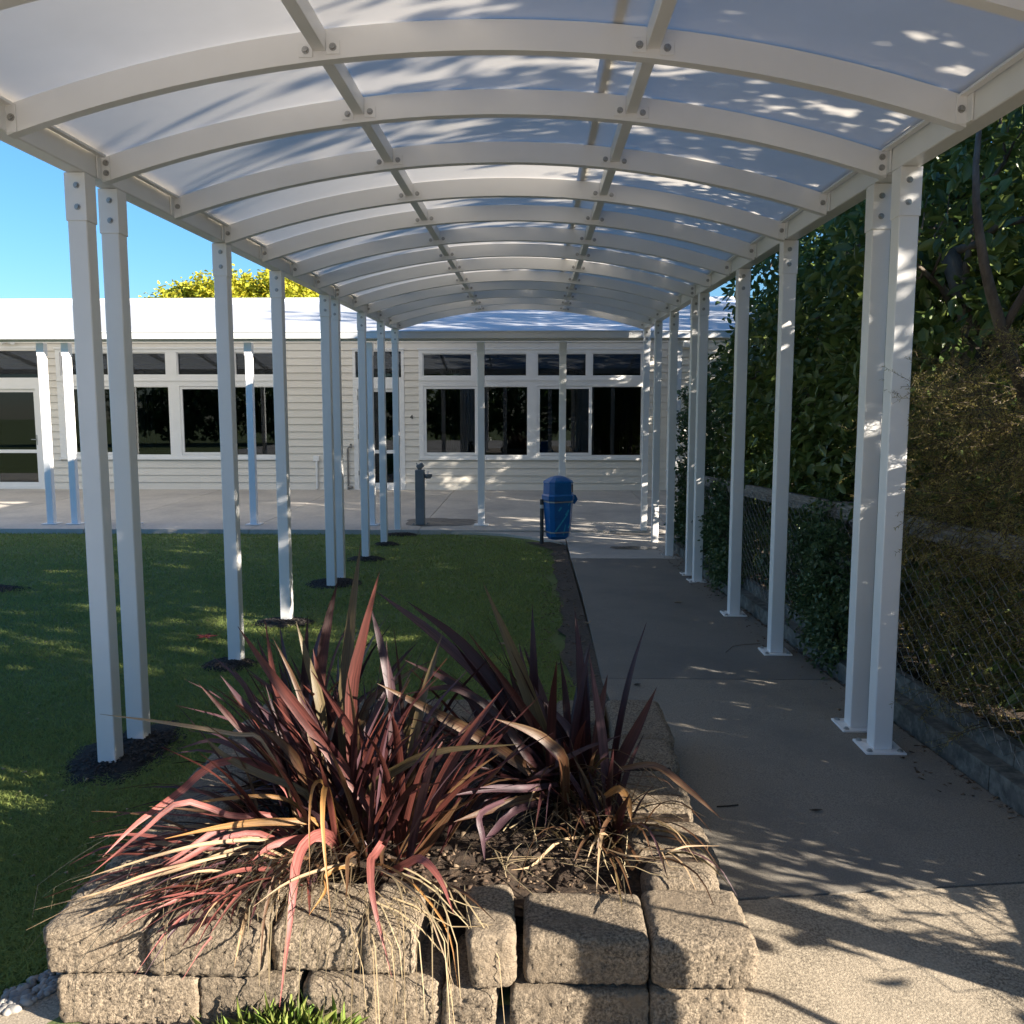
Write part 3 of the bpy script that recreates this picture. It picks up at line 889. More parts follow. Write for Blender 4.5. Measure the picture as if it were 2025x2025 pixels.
lip.add([bp(0.150, -0.13, 0.475), bp(0.178, 0.06, 0.475), bp(0.225, 0.05, 0.462), bp(0.205, -0.12, 0.462), bp(0.268, 0.03, 0.40), bp(0.250, -0.10, 0.40),
         bp(0.215, 0.03, 0.335), bp(0.205, -0.09, 0.335), bp(0.172, 0.05, 0.36), bp(0.155, -0.10, 0.36)],
        [(0, 1, 2, 3), (3, 2, 4, 5), (5, 4, 6, 7), (7, 6, 8, 9), (1, 8, 6, 4, 2), (0, 3, 5, 7, 9), (0, 9, 8, 1)])
lip.build('chute_lip', M['bin'], lid)
for z, hw in ((0.365, 0.182), (-0.05, 0.155)):
    loft([(hw, hw * 0.86, hw * 0.31, z), (hw, hw * 0.86, hw * 0.31, z + 0.018)], bx, by).tube([(0.105, BY, z + 0.011), (0.22, BY, z + 0.011)], 0.013, 6).build('strap', M['bolt'], bn)
sc_ = MB()
for (u0, z0_, u1, z1_, w_) in ((-0.10, -0.02, 0.07, 0.20, 0.011), (0.05, 0.2, 0.09, 0.26, 0.014), (0.02, -0.07, 0.05, 0.06, 0.010), (-0.06, 0.26, -0.02, 0.30, 0.012), (0.08, 0.33, 0.11, 0.38, 0.006), (0.09, 0.02, 0.11, 0.07, 0.007)):
    def hd(z): return 0.128 + (0.152 - 0.128) * (z + 0.02) / 0.405 + 0.0025
    sc_.add([bp(u0 - w_, -hd(z0_), z0_), bp(u0 + w_, -hd(z0_), z0_ - w_), bp(u1 + w_ * 0.6, -hd(z1_), z1_), bp(u1 - w_ * 0.6, -hd(z1_), z1_ + w_)], [(0, 1, 2, 3)])
M['scuff'] = mat('light_scuff', (0.06, 0.45, 0.60), (0.03, 0.32, 0.5), scale=30, rough=0.5)
sc_.build('scuff_mark', M['scuff'], bn)

# ------------------------------------------------------------ chain link fence along the right side
def fx(y): return max(1.78, 1.945 - 0.030 * (y - 3.0))      # face of the kerb
def rail_top(y): return 1.05 - 0.030 * (y - 3.7)
fe = empty('chain_link_fence', (2.05, 7.0, 0.0))
tag(fe, 'old chain link fence with weathered timber rail, on concrete kerb boards beside the path', 'fence')
seg = [1.9, 3.6, 5.3, 7.0, 8.7, 10.3, 11.75]
def quad_run(mb, ya, yb, xoff0, xoff1, zfa, zfb):
    """sloping box from ya to yb between two x offsets from the kerb face and two height functions"""
    vs = []
    for y in (ya, yb):
        for xo in (xoff0, xoff1):
            for zf in (zfa, zfb):
                vs.append((fx(y) + xo, y, zf(y)))
    mb.add(vs, [(0, 1, 3, 2), (4, 6, 7, 5), (0, 4, 5, 1), (2, 3, 7, 6), (0, 2, 6, 4), (1, 5, 7, 3)])
    return mb
for a, c in zip(seg[:-1], seg[1:]):
    quad_run(MB(), a + 0.004, c - 0.004, 0.0, 0.095, lambda y: zr(y) - 0.12, lambda y: zr(y) + 0.105).build('kerb_board', M['kerb'], fe)
    quad_run(MB(), a + 0.004, c - 0.004, 0.10, 0.145, lambda y: zr(y) - 0.12, lambda y: zr(y) + 0.20).build('kerb_board', M['kerb'], fe)
    quad_run(MB(), a + 0.003, c - 0.003, 0.11, 0.155, lambda y: rail_top(y) - 0.105, rail_top).build('rail', M['rail'], fe)
for y in (2.0, 5.75, 9.0, 11.72):
    x = fx(y) + 0.165
    MB().box((x, y - 0.045, zr(y) - 0.2), (x + 0.09, y + 0.045, rail_top(y) + (0.0 if y < 11 else 0.03)), 0.006).build('fence_post', M['rail'], fe)
vs, fs = [], []
def wire(pts, r):
    k = len(vs)
    n = len(pts)
    for (x, y, z) in pts:
        vs.extend([(x - r, y, z), (x + r * 0.6, y - r, z), (x + r * 0.6, y + r, z)])
    for i in range(n - 1):
        for q in range(3):
            fs.append((k + i * 3 + q, k + i * 3 + (q + 1) % 3, k + (i + 1) * 3 + (q + 1) % 3, k + (i + 1) * 3 + q))
PITCH = 0.062
y, par = 1.95, 1
while y < 11.7:
    zb, zt2 = zr(y) + 0.135, rail_top(y) - 0.05
    n_ = int((zt2 - zb) / (PITCH * 0.62)) + 1
    pts = []
    for i in range(n_ + 1):
        side = par if i % 2 else -par
        yy = y + side * PITCH * 0.5
        z = zb + (zt2 - zb) * i / n_
        pts.append((fx(yy) + (0.088 if z < zr(yy) + 0.2 else 0.102) + (0.003 * side), yy, z))
    wire(pts, 0.0023)
    y += PITCH
    par = -par
wm = MB().add(vs, fs).build('wire_mesh', M['wire'], fe)
tag(wm, kind='stuff')

# ------------------------------------------------------------ planter of dry-laid concrete blocks
PL = empty('block_planter', (-0.35, 3.1, 0.0))
tag(PL, 'raised planter of rough tan concrete blocks holding the red flax beside the path', 'planter')
def block(x0, x1, y0, y1, z0_, z1_, seed, rz=0.0, tilt=0.0, rnd=0.035, front='-y', taper=0.0, amp=1.0, res=0.0085):
    """a block with worn round edges and a rough split face"""
    g_ = res
    nx = max(5, int((x1 - x0) / g_)); ny = max(5, int((y1 - y0) / g_)); nz = max(4, int((z1_ - z0_) / g_))
    h = Vector(((x1 - x0) / 2, (y1 - y0) / 2, (z1_ - z0_) / 2))
    bm = bmesh.new()
    idx = {}
    def vert(i, j, k):
        key = (i, j, k)
        if key not in idx:
            p = Vector(((2 * i / nx - 1) * h.x, (2 * j / ny - 1) * h.y, (2 * k / nz - 1) * h.z))
            idx[key] = bm.verts.new(p)
        return idx[key]
    for i in range(nx):
        for j in range(ny):
            bm.faces.new((vert(i, j, 0), vert(i, j + 1, 0), vert(i + 1, j + 1, 0), vert(i + 1, j, 0)))
            bm.faces.new((vert(i, j, nz), vert(i + 1, j, nz), vert(i + 1, j + 1, nz), vert(i, j + 1, nz)))
    for i in range(nx):
        for k in range(nz):
            bm.faces.new((vert(i, 0, k), vert(i + 1, 0, k), vert(i + 1, 0, k + 1), vert(i, 0, k + 1)))
            bm.faces.new((vert(i, ny, k), vert(i, ny, k + 1), vert(i + 1, ny, k + 1), vert(i + 1, ny, k)))
    for j in range(ny):
        for k in range(nz):
            bm.faces.new((vert(0, j, k), vert(0, j, k + 1), vert(0, j + 1, k + 1), vert(0, j + 1, k)))
            bm.faces.new((vert(nx, j, k), vert(nx, j + 1, k), vert(nx, j + 1, k + 1), vert(nx, j, k + 1)))
    rot = Matrix.Rotation(rz, 3, 'Z') @ Matrix.Rotation(tilt, 3, 'Y')
    c = Vector(((x0 + x1) / 2, (y0 + y1) / 2, (z0_ + z1_) / 2))
    sv = Vector((seed * 7.13, seed * 3.7, seed * 1.9))
    off = wloc(PL)
    for v in bm.verts:
        p = v.co.copy()
        r = rnd
        q = Vector([max(-(hh - r), min(hh - r, pp)) for hh, pp in zip(h, p)])
        d = p - q
        if d.length > 1e-6:
            d = d.normalized()
            p = q + d * r
        else:
            d = Vector((0, 0, 1)) if abs(abs(p.z) - h.z) < 1e-5 else Vector((0, 0, 0))
        rough = {'-y': max(0, -d.y), '+y': max(0, d.y), '+x': max(0, d.x), '-x': max(0, -d.x)}
        rf = max(rough[f] for f in front.split(','))
        nn = noise.fractal(p * 75 + sv, 0.7, 2.1, 3)
        n2 = noise.noise(p * 11 + sv)
        p += d * amp * ((0.0025 + 0.0055 * rf) * nn + (0.0015 + 0.0035 * rf) * n2)
        if taper:
            p.x *= 1 - taper * (0.5 - 0.5 * p.y / h.y) * 0 - taper * (0.5 + 0.5 * (-p.z / h.z))
        v.co = rot @ p + c - off
    bm.normal_update()
    me = bpy.data.meshes.new('block')
    bm.to_mesh(me)
    bm.free()
    me.polygons.foreach_set('use_smooth', [True] * len(me.polygons))
    return link('block', me, PL, M['block'])
sd = 1
G = 0.006
T0, T1, B0, B1 = 0.042, 0.18, -0.10, 0.038
YF = 2.20
# upper course, front row
block(-1.338, -1.052, YF, YF + 0.30, T0, T1, 1, rz=R(2), front='-y,-x', rnd=0.022)
block(-1.053, -0.724, YF - 0.012, YF + 0.27, T0, T1, 2, rnd=0.032)
block(-0.722, -0.462, YF + 0.02, YF + 0.28, T0, T1 - 0.006, 3, rnd=0.032)
block(-0.462, -0.315, YF + 0.012, YF + 0.26, T0, T1 + 0.002, 4, rz=R(-3), rnd=0.020)
block(-0.186, -0.048, YF - 0.028, YF + 0.245, T0 - 0.008, T1 + 0.012, 5, rz=R(4), tilt=R(-3), rnd=0.029, taper=0.10)
block(-0.026, 0.312, YF - 0.016, YF + 0.225, T0, T1, 6, rnd=0.025)
block(0.315, 0.598, YF - 0.03, YF + 0.255, T0, T1, 7, rz=R(1), front='-y,+x', rnd=0.032)
# lower course, front row
block(-1.302, -0.912, YF - 0.005, YF + 0.28, B0, B1, 8, front='-y,-x', rnd=0.013)
block(-0.911, -0.640, YF - 0.002, YF + 0.28, B0, B1, 9, rnd=0.013)
block(-0.630, -0.245, YF - 0.01, YF + 0.28, B0, B1 + 0.0, 10, rnd=0.036)
block(-0.235, -0.085, YF - 0.02, YF + 0.26, B0, B1 - 0.008, 11, rz=R(-6), tilt=R(5), rnd=0.022)
block(-0.06, 0.310, YF - 0.03, YF + 0.26, B0, B1, 12, rnd=0.016)
block(0.312, 0.57, YF - 0.02, YF + 0.26, B0, B1, 13, front='-y,+x', rnd=0.016)
# right side
ry = [2.49, 2.655, 2.965, 3.115, 3.375, 3.655]
xo = [0.572, 0.600, 0.575, 0.588, 0.592]
for i in range(5):
    block(0.30 + (0.035 if i == 0 else 0), xo[i], ry[i] + 0.008, ry[i + 1] - 0.008, T0, T1 - (0.006, 0.026, -0.004, 0.016, -0.008)[i], 20 + i, rz=R((-4, 2.5, -3, 2, -2)[i]), front='+x', rnd=0.052)
block(0.345, 0.612, 3.66, 4.17, T0, T1, 26, front='+x,+y', rnd=0.036)
for i in range(1, 6):
    MB().box((0.33, ry[i] - 0.02, T0), (0.55, ry[i] + 0.02, T1 - 0.024), 0.004).build('joint_shade', M['soil'], PL)  # soil-dark strips stand in for the weak shade in the joints
ry2 = [2.47, 2.82, 3.14, 3.5, 3.84, 4.15]
for i in range(5):
    block(0.30, 0.575, ry2[i] + G, ry2[i + 1] - G, B0, B1, 30 + i, front='+x', rnd=0.014)
# back row
bxs = [-1.31, -1.03, -0.72, -0.44, -0.15, 0.10, 0.335]
for i in range(6):
    block(bxs[i] + G, bxs[i + 1] - G, 3.86, 4.15, T0, T1, 40 + i, res=0.016, rz=R((1, -2, 1, 0, 2, -1)[i]), front='+y', rnd=0.029)
    block(bxs[i] + G + 0.02, bxs[i + 1] - G + 0.02, 3.88, 4.13, B0 - 0.05, B1, 50 + i, res=0.02, front='+y', rnd=0.014)
# left side
ly = [2.51, 2.78, 3.08, 3.34, 3.62, 3.85]
for i in range(5):
    block(-1.335, -1.07, ly[i] + G, ly[i + 1] - G, T0, T1, 60 + i, res=0.016, rz=R((2, -1, 1, 2, -2)[i]), front='-x', rnd=0.029)
    block(-1.305, -1.05, ly[i] + G - 0.05, ly[i + 1] - G - 0.05, B0 - 0.04, B1, 70 + i, res=0.02, front='-x', rnd=0.014)
vs, fs = [], []
sx_ = list(np.linspace(-1.08, 0.335, 34)); sy_ = list(np.linspace(2.40, 3.9, 36))
def soil_z(x, y): return 0.105 + 0.03 * noise.noise(Vector((x * 4, y * 4, 7))) + 0.015 * noise.noise(Vector((x * 15, y * 15, 2))) + 0.03 * math.exp(-((x + 0.6) ** 2 + (y - 2.9) ** 2) * 6)
so_ = sheet_grid('soil_fill', [x + 0.35 for x in sx_], [y - 3.1 for y in sy_], lambda x, y: soil_z(x - 0.35, y + 3.1), M['soil'], PL)
MB().box((-1.0, 2.43, -0.2), (0.31, 2.46, 0.085)).build('soil_face', M['soil'], PL)
# bark chips and dead bits on the soil
n = 1700
P = np.stack([RNG.uniform(-1.02, 0.32, n), RNG.uniform(2.43, 3.85, n), np.zeros(n)], -1)
P[:, 2] = [soil_z(x, y) + 0.006 for x, y, _ in P]
tag(grains('bark_chips', P, 0.012, M['chip'], flat=0.35, parent=so_, tintp=2.5), kind='stuff')

# pebbles set in the edge of the paving, left of the planter
n = 2600
P = np.stack([RNG.uniform(-2.1, -1.28, n), RNG.uniform(1.9, 2.5, n), np.zeros(n)], -1)
P = P[(P[:, 1] < plim(P[:, 0]) - 0.01) & (P[:, 1] > plim(P[:, 0]) - 0.17)]
ico = bmesh.new()
bmesh.ops.create_icosphere(ico, subdivisions=1, radius=1.0)
iv = np.array([v.co[:] for v in ico.verts]); 
ico.verts.index_update()
if_ = np.array([[v.index for v in f.verts] for f in ico.faces]); ico.free()
n = len(P)
scl = RNG.uniform(0.010, 0.019, n)[:, None, None] * np.stack([RNG.uniform(0.8, 1.5, n), RNG.uniform(0.7, 1.0, n), np.full(n, 0.6)], -1)[:, None, :]
v = iv[None] * scl
a = RNG.uniform(0, 2 * np.pi, n); c, s1 = np.cos(a)[:, None], np.sin(a)[:, None]
P[:, 2] = [ga(x, y) + 0.004 for x, y, _ in P]
v = np.stack([v[..., 0] * c - v[..., 1] * s1, v[..., 0] * s1 + v[..., 1] * c, v[..., 2]], -1) + P[:, None]
pb = np_mesh('pebbles', v.reshape(-1, 3), (np.arange(n)[:, None, None] * len(iv) + if_[None]).reshape(-1, 3), M['pebble'], None, np.repeat(RNG.random(n) ** 2, len(iv)), smooth=True)
tag(pb, kind='stuff')

# ------------------------------------------------------------ red flax plants
# clump, control points base to tip (metres), full width, colour tone
FLAX = [
('A',[(-0.521,2.75,0.243),(-0.722,2.75,0.537),(-0.847,2.75,0.712),(-0.959,2.75,0.882)],0.0428,2),
('A',[(-0.793,3.0,0.248),(-0.865,3.033,0.39),(-0.936,3.067,0.574),(-0.981,3.1,0.824)],0.0402,2),
('A',[(-0.8,3.1,0.183),(-0.808,3.167,0.543),(-0.783,3.233,0.778),(-0.758,3.3,0.916)],0.0479,2),
('A',[(-0.661,3.0,0.21),(-0.689,3.067,0.478),(-0.672,3.133,0.803),(-0.641,3.2,1.105)],0.052,3),
('A',[(-0.632,2.95,0.233),(-0.642,2.967,0.571),(-0.599,2.983,0.793),(-0.539,3.0,1.021)],0.0463,2),
('B',[(0.118,3.2,0.118),(-0.115,3.3,0.443),(-0.379,3.4,0.676),(-0.649,3.5,0.847)],0.0461,1),
('B',[(0.136,3.15,0.151),(-0.062,3.2,0.447),(-0.273,3.25,0.696),(-0.49,3.3,0.848)],0.0444,0),
('B',[(0.124,3.1,0.164),(0.027,3.1,0.413),(-0.07,3.1,0.689),(-0.183,3.1,0.961)],0.0575,3),
('B',[(0.083,3.0,0.209),(-0.095,3.0,0.43),(-0.28,3.0,0.611),(-0.458,3.0,0.703)],0.0377,0),
('B',[(0.036,3.0,0.257),(-0.168,2.967,0.423),(-0.366,2.933,0.547),(-0.536,2.9,0.648)],0.0442,4),
('A',[(-0.432,2.85,0.167),(-0.418,2.9,0.399),(-0.376,2.95,0.617),(-0.318,3.0,0.81)],0.0403,3),
('A',[(-0.393,2.7,0.161),(-0.297,2.7,0.385),(-0.203,2.7,0.552),(-0.096,2.7,0.7)],0.0388,2),
('A',[(-0.541,2.75,0.324),(-0.432,2.7,0.431),(-0.291,2.65,0.51),(-0.046,2.6,0.553)],0.0304,3),
('A',[(-0.451,2.8,0.164),(-0.534,2.833,0.351),(-0.644,2.867,0.531),(-0.765,2.9,0.694)],0.0427,2),
('A',[(-0.439,2.9,0.152),(-0.473,2.967,0.42),(-0.536,3.033,0.704),(-0.594,3.1,0.875)],0.0377,1),
('A',[(-0.489,2.9,0.209),(-0.496,2.933,0.385),(-0.503,2.967,0.572),(-0.52,3.0,0.77)],0.0265,0),
('A',[(-0.756,3.05,0.306),(-0.779,3.067,0.517),(-0.823,3.083,0.668),(-0.866,3.1,0.815)],0.0387,3),
('A',[(-0.847,3.2,0.138),(-0.88,3.233,0.355),(-0.883,3.267,0.573),(-0.876,3.3,0.787)],0.035,0),
('A',[(-0.819,2.95,0.221),(-0.954,2.95,0.383),(-1.07,2.95,0.507),(-1.175,2.95,0.626)],0.0318,2),
('A',[(-0.84,3.1,0.163),(-0.963,3.133,0.331),(-1.078,3.167,0.46),(-1.189,3.2,0.579)],0.0377,1),
('A',[(-0.768,2.9,0.254),(-0.828,2.9,0.405),(-0.889,2.9,0.498),(-0.959,2.9,0.581)],0.0434,1),
('A',[(-0.741,2.75,0.331),(-0.773,2.733,0.436),(-0.826,2.717,0.513),(-0.887,2.7,0.567)],0.0326,4),
('D',[(0.256,2.95,0.243),(0.24,2.95,0.434),(0.216,2.95,0.584),(0.191,2.95,0.747)],0.0371,1),
('D',[(0.265,2.95,0.257),(0.316,2.933,0.394),(0.367,2.917,0.513),(0.418,2.9,0.641)],0.0438,0),
('B',[(0.131,3.05,0.236),(0.036,3.05,0.403),(-0.087,3.05,0.587),(-0.239,3.05,0.797)],0.0365,2),
('B',[(0.103,2.8,0.409),(0.05,2.783,0.487),(-0.019,2.767,0.537),(-0.127,2.75,0.58)],0.0366,4),
('B',[(0.07,2.85,0.286),(-0.028,2.8,0.321),(-0.139,2.75,0.342),(-0.268,2.7,0.339)],0.0266,1),
('B',[(0.034,2.8,0.317),(-0.053,2.75,0.303),(-0.154,2.7,0.289),(-0.253,2.65,0.275)],0.0277,4),
('B',[(0.007,2.75,0.321),(-0.06,2.7,0.29),(-0.118,2.65,0.252),(-0.163,2.6,0.225)],0.0272,1),
('B',[(-0.16,2.6,0.396),(-0.161,2.55,0.352),(-0.152,2.5,0.301),(-0.143,2.45,0.252)],0.0197,1),
('D',[(0.234,2.75,0.346),(0.28,2.733,0.354),(0.308,2.717,0.313),(0.318,2.7,0.255)],0.0294,6),
('A',[(-0.388,2.6,0.165),(-0.327,2.583,0.24),(-0.276,2.567,0.317),(-0.217,2.55,0.401)],0.0339,4),
('B',[(0.143,3.3,0.1),(0.09,3.317,0.291),(0.028,3.333,0.412),(-0.024,3.35,0.533)],0.0597,2),
('B',[(0.171,3.25,0.107),(0.14,3.267,0.258),(0.069,3.283,0.387),(0.007,3.3,0.486)],0.049,0),
('B',[(0.178,3.2,0.119),(0.197,3.2,0.254),(0.136,3.2,0.377),(0.037,3.2,0.489)],0.0422,1),
('B',[(0.105,3.1,0.174),(-0.031,3.117,0.266),(-0.177,3.133,0.419),(-0.246,3.15,0.503)],0.0561,0),
('B',[(0.026,3.0,0.267),(-0.132,2.983,0.513),(-0.287,2.967,0.612),(-0.45,2.95,0.593)],0.0303,0),
('A',[(-0.644,3.1,0.155),(-0.722,3.117,0.36),(-0.781,3.133,0.514),(-0.819,3.15,0.699)],0.0468,2),
('A',[(-0.654,3.1,0.185),(-0.657,3.133,0.354),(-0.611,3.167,0.504),(-0.507,3.2,0.555)],0.0377,4),
('A',[(-0.538,3.05,0.189),(-0.473,3.083,0.375),(-0.407,3.117,0.553),(-0.352,3.15,0.672)],0.0371,3),
('A',[(-0.777,2.8,0.299),(-0.922,2.767,0.43),(-1.038,2.733,0.505),(-1.155,2.7,0.486)],0.0214,1),
('A',[(-0.859,2.7,0.497),(-0.977,2.717,0.533),(-1.205,2.733,0.564),(-1.428,2.75,0.584)],0.0171,7),
('A',[(-0.614,2.5,0.303),(-0.65,2.405,0.339),(-0.663,2.31,0.322),(-0.654,2.215,0.237),(-0.665,2.12,0.018)],0.0358,5),
('A',[(-0.599,2.55,0.254),(-0.599,2.45,0.441),(-0.589,2.35,0.52),(-0.572,2.25,0.45),(-0.531,2.15,0.252)],0.0207,6),
('A',[(-0.61,2.55,0.274),(-0.616,2.475,0.464),(-0.629,2.4,0.508),(-0.626,2.325,0.466),(-0.611,2.25,0.307)],0.0131,6),
('A',[(-0.853,2.75,0.389),(-1.002,2.663,0.462),(-1.111,2.575,0.39),(-1.2,2.487,0.336),(-1.261,2.4,0.277)],0.0302,5),
('A',[(-0.725,2.6,0.269),(-0.836,2.567,0.308),(-0.988,2.533,0.355),(-1.162,2.5,0.386)],0.0182,4),
('A',[(-0.743,2.65,0.311),(-0.821,2.6,0.376),(-0.964,2.55,0.388),(-1.069,2.5,0.387)],0.0151,6),
('A',[(-0.654,2.55,0.312),(-0.725,2.5,0.342),(-0.809,2.45,0.365),(-0.922,2.4,0.371),(-1.052,2.35,0.361)],0.0257,6),
('A',[(-0.615,2.5,0.285),(-0.68,2.433,0.324),(-0.752,2.367,0.335),(-0.784,2.3,0.326)],0.0282,5),
('A',[(-0.707,2.65,0.348),(-0.887,2.667,0.425),(-0.991,2.683,0.472),(-1.061,2.7,0.526)],0.0247,3),
('A',[(-0.797,2.55,0.299),(-0.908,2.467,0.344),(-0.987,2.383,0.323),(-1.087,2.3,0.262)],0.0234,5),
('A',[(-0.811,2.6,0.31),(-0.907,2.513,0.351),(-1.026,2.425,0.437),(-1.108,2.337,0.389),(-1.215,2.25,0.309)],0.0203,5),
('A',[(-0.81,2.5,0.3),(-0.919,2.417,0.324),(-1.016,2.333,0.294),(-1.141,2.25,0.273)],0.0199,5),
('A',[(-0.783,2.5,0.277),(-0.913,2.4,0.327),(-1.031,2.3,0.344),(-1.245,2.2,0.311)],0.0128,7),
('A',[(-0.823,2.45,0.268),(-0.942,2.333,0.306),(-1.098,2.217,0.309),(-1.316,2.1,0.235)],0.0095,7),
('A',[(-0.822,2.45,0.291),(-1.002,2.35,0.274),(-1.167,2.25,0.262),(-1.32,2.15,0.261)],0.0106,7),
('A',[(-0.442,2.45,0.309),(-0.455,2.37,0.31),(-0.451,2.29,0.326),(-0.43,2.21,0.262),(-0.369,2.13,0.101)],0.0274,5),
('A',[(-0.405,2.45,0.224),(-0.364,2.388,0.274),(-0.313,2.325,0.322),(-0.255,2.263,0.298),(-0.212,2.2,0.237)],0.0285,5),
('A',[(-0.51,2.4,0.294),(-0.521,2.345,0.319),(-0.516,2.29,0.329),(-0.505,2.235,0.302),(-0.497,2.18,0.284)],0.0137,4),
('A',[(-0.442,2.45,0.293),(-0.442,2.417,0.294),(-0.435,2.383,0.28),(-0.425,2.35,0.266)],0.0144,4),
('A',[(-0.386,2.45,0.191),(-0.279,2.373,0.22),(-0.197,2.297,0.245),(-0.103,2.22,0.206)],0.014,4),
('A',[(-0.526,2.4,0.265),(-0.604,2.317,0.29),(-0.673,2.233,0.297),(-0.737,2.15,0.278)],0.0102,7),
('A',[(-0.473,2.4,0.258),(-0.362,2.3,0.264),(-0.277,2.2,0.233),(-0.176,2.1,0.007)],0.0088,7),
('A',[(-0.453,2.4,0.266),(-0.345,2.31,0.266),(-0.234,2.22,0.184),(-0.195,2.13,0.076)],0.0081,6),
('A',[(-0.545,2.38,0.268),(-0.58,2.307,0.28),(-0.563,2.233,0.28),(-0.591,2.16,0.252)],0.0136,6),
('A',[(-0.664,2.4,0.284),(-0.714,2.31,0.292),(-0.729,2.22,0.214),(-0.715,2.13,0.122)],0.0122,4),
('D',[(0.299,2.75,0.437),(0.387,2.7,0.448),(0.48,2.65,0.398),(0.586,2.6,0.317)],0.0224,4),
('D',[(0.357,2.45,0.251),(0.396,2.467,0.282),(0.46,2.483,0.29),(0.556,2.5,0.283)],0.0071,7),
('D',[(0.22,2.5,0.252),(0.268,2.483,0.261),(0.319,2.467,0.264),(0.372,2.45,0.264)],0.0059,7),
]

def spline(pts, n):
    P = [Vector(p) for p in pts]
    P = [P[0] * 2 - P[1]] + P + [P[-1] * 2 - P[-2]]
    out = []
    m_ = len(P) - 3
    for i in range(n + 1):
        u = i / n * m_
        k = min(int(u), m_ - 1)
        t = u - k
        a, b_, c, d = P[k], P[k + 1], P[k + 2], P[k + 3]
        out.append(0.5 * ((2 * b_) + (c - a) * t + (2 * a - 5 * b_ + 4 * c - d) * t * t + (3 * b_ - a - 3 * c + d) * t ** 3))
    return out
rnd = random.Random(5)
def flax_leaf(parent, pts, width, tone, facing=None, seg=12, twist=0.3):
    C = spline(pts, seg)
    hw = width / 2
    vs, fs = [], []
    tw0 = rnd.uniform(-twist, twist)
    tw1 = tw0 + rnd.uniform(-twist, twist)
    for i, p in enumerate(C):
        t = i / seg
        d = (C[min(i + 1, seg)] - C[max(i - 1, 0)]).normalized()
        if facing is not None:
            vdir = (facing - p).normalized()
            sd = d.cross(vdir)
        else:
            sd = d.cross(Vector((0, 0, 1)))
        if sd.length < 1e-3:
            sd = d.orthogonal()
        sd.normalize()
        nrm = sd.cross(d)
        a = tw0 + (tw1 - tw0) * t
        sd = sd * math.cos(a) + nrm * math.sin(a)
        nrm = sd.cross(d)
        w = hw * (0.62 + 0.38 * min(1, t / 0.3)) * (1.0 if t < 0.55 else max(0.0, (1 - ((t - 0.55) / 0.45) ** 1.6)))
        w = max(w, 0.0006)
        fold = 0.35 * (1 - t) + 0.12
        vs += [p + sd * w + nrm * w * fold, p - nrm * 0.0012, p - sd * w + nrm * w * fold]
    for i in range(seg):
        for k in range(2):
            fs.append((i * 3 + k, i * 3 + k + 1, (i + 1) * 3 + k + 1, (i + 1) * 3 + k))
    o = MB().add(vs, fs).build('leaf', M['flax%d' % tone], parent, smooth=True)
    uv = o.data.uv_layers.new(name='uv')
    li = np.zeros(len(o.data.loops), np.int32)
    o.data.loops.foreach_get('vertex_index', li)
    ro_ = rnd.uniform(0, 9)
    uv.data.foreach_set('uv', np.stack([(li % 3) * 0.5 + ro_, (li // 3) / seg * 2.0 + ro_ * 1.7], -1).astype(np.float32).ravel())
    return o

CLUMP = {
    'A': (Vector((-0.60, 2.84, 0.12)), 'large red flax clump with dry pink leaves spilling over the front blocks'),
    'B': (Vector((0.12, 3.18, 0.11)), 'dark maroon flax clump leaning left at the back right of the planter'),
    'D': (Vector((0.25, 2.88, 0.11)), 'small flax tuft with two upright blades beside the right planter blocks'),
    'E': (Vector((-0.88, 3.42, 0.12)), 'purple grey flax clump at the back left of the planter, behind the red one'),
}
FL = {}
for key, (c, lab) in CLUMP.items():
    FL[key] = tag(empty('flax_plant', c), lab, 'flax plant', 'flax plants in the block planter')
EYE = Vector((0, 0, 1.57))
for key, pts, w, tone in FLAX:
    pts = [Vector(p) for p in pts]
    c = CLUMP[key][0]
    flat_ = key in 'BD' and pts[-1].z - pts[0].z < 0.12
    if flat_:
        pts[0] = pts[0].lerp(c, 0.3)
        pts[0].z = pts[1].z - 0.05
    elif pts[0].z > 0.16:
        root = c.lerp(Vector((pts[0].x, pts[0].y, 0.12)), 0.55)
        root.z = 0.11
        pts = [root] + pts
    flax_leaf(FL[key], pts, w * (0.86 if tone >= 5 else 0.94), tone, EYE, seg=14 if len(pts) > 4 else 12)
def wild_leaf(key, az, length, lean, width, tone, spread=0.10, droop=0.5, seg=10, shift=(0, 0)):
    c = CLUMP[key][0]
    d = Vector((math.cos(az), math.sin(az), 0))
    base = c + d * rnd.uniform(0.0, spread) + Vector((rnd.uniform(-spread, spread), rnd.uniform(-spread, spread), 0)) * 0.8
    base += Vector((shift[0], shift[1], 0))
    base.z = 0.10
    pts = [base]
    ang = lean
    p = base.copy()
    for i in range(4):
        p = p + (d * math.sin(ang) + Vector((0, 0, 1)) * math.cos(ang)) * length / 4
        ang += droop * rnd.uniform(0.6, 1.3) / 4 * (0.6 + 0.5 * i)
        if p.z < 0.145 and -1.33 < p.x < 0.6 and p.y > 2.18:
            p.z = 0.195 + rnd.uniform(0, 0.03)
        pts.append(p.copy())
    flax_leaf(FL[key], pts, width, tone, None, seg=seg, twist=0.7)
for i in range(105):          # upright fan of the big clump
    az = rnd.uniform(0, 2 * math.pi)
    wild_leaf('A', az, rnd.uniform(0.38, 0.72), rnd.uniform(0.06, 0.65), rnd.uniform(0.016, 0.031), rnd.choice([0, 0, 2, 2, 1, 4, 0]), 0.22, rnd.uniform(0.2, 0.8))
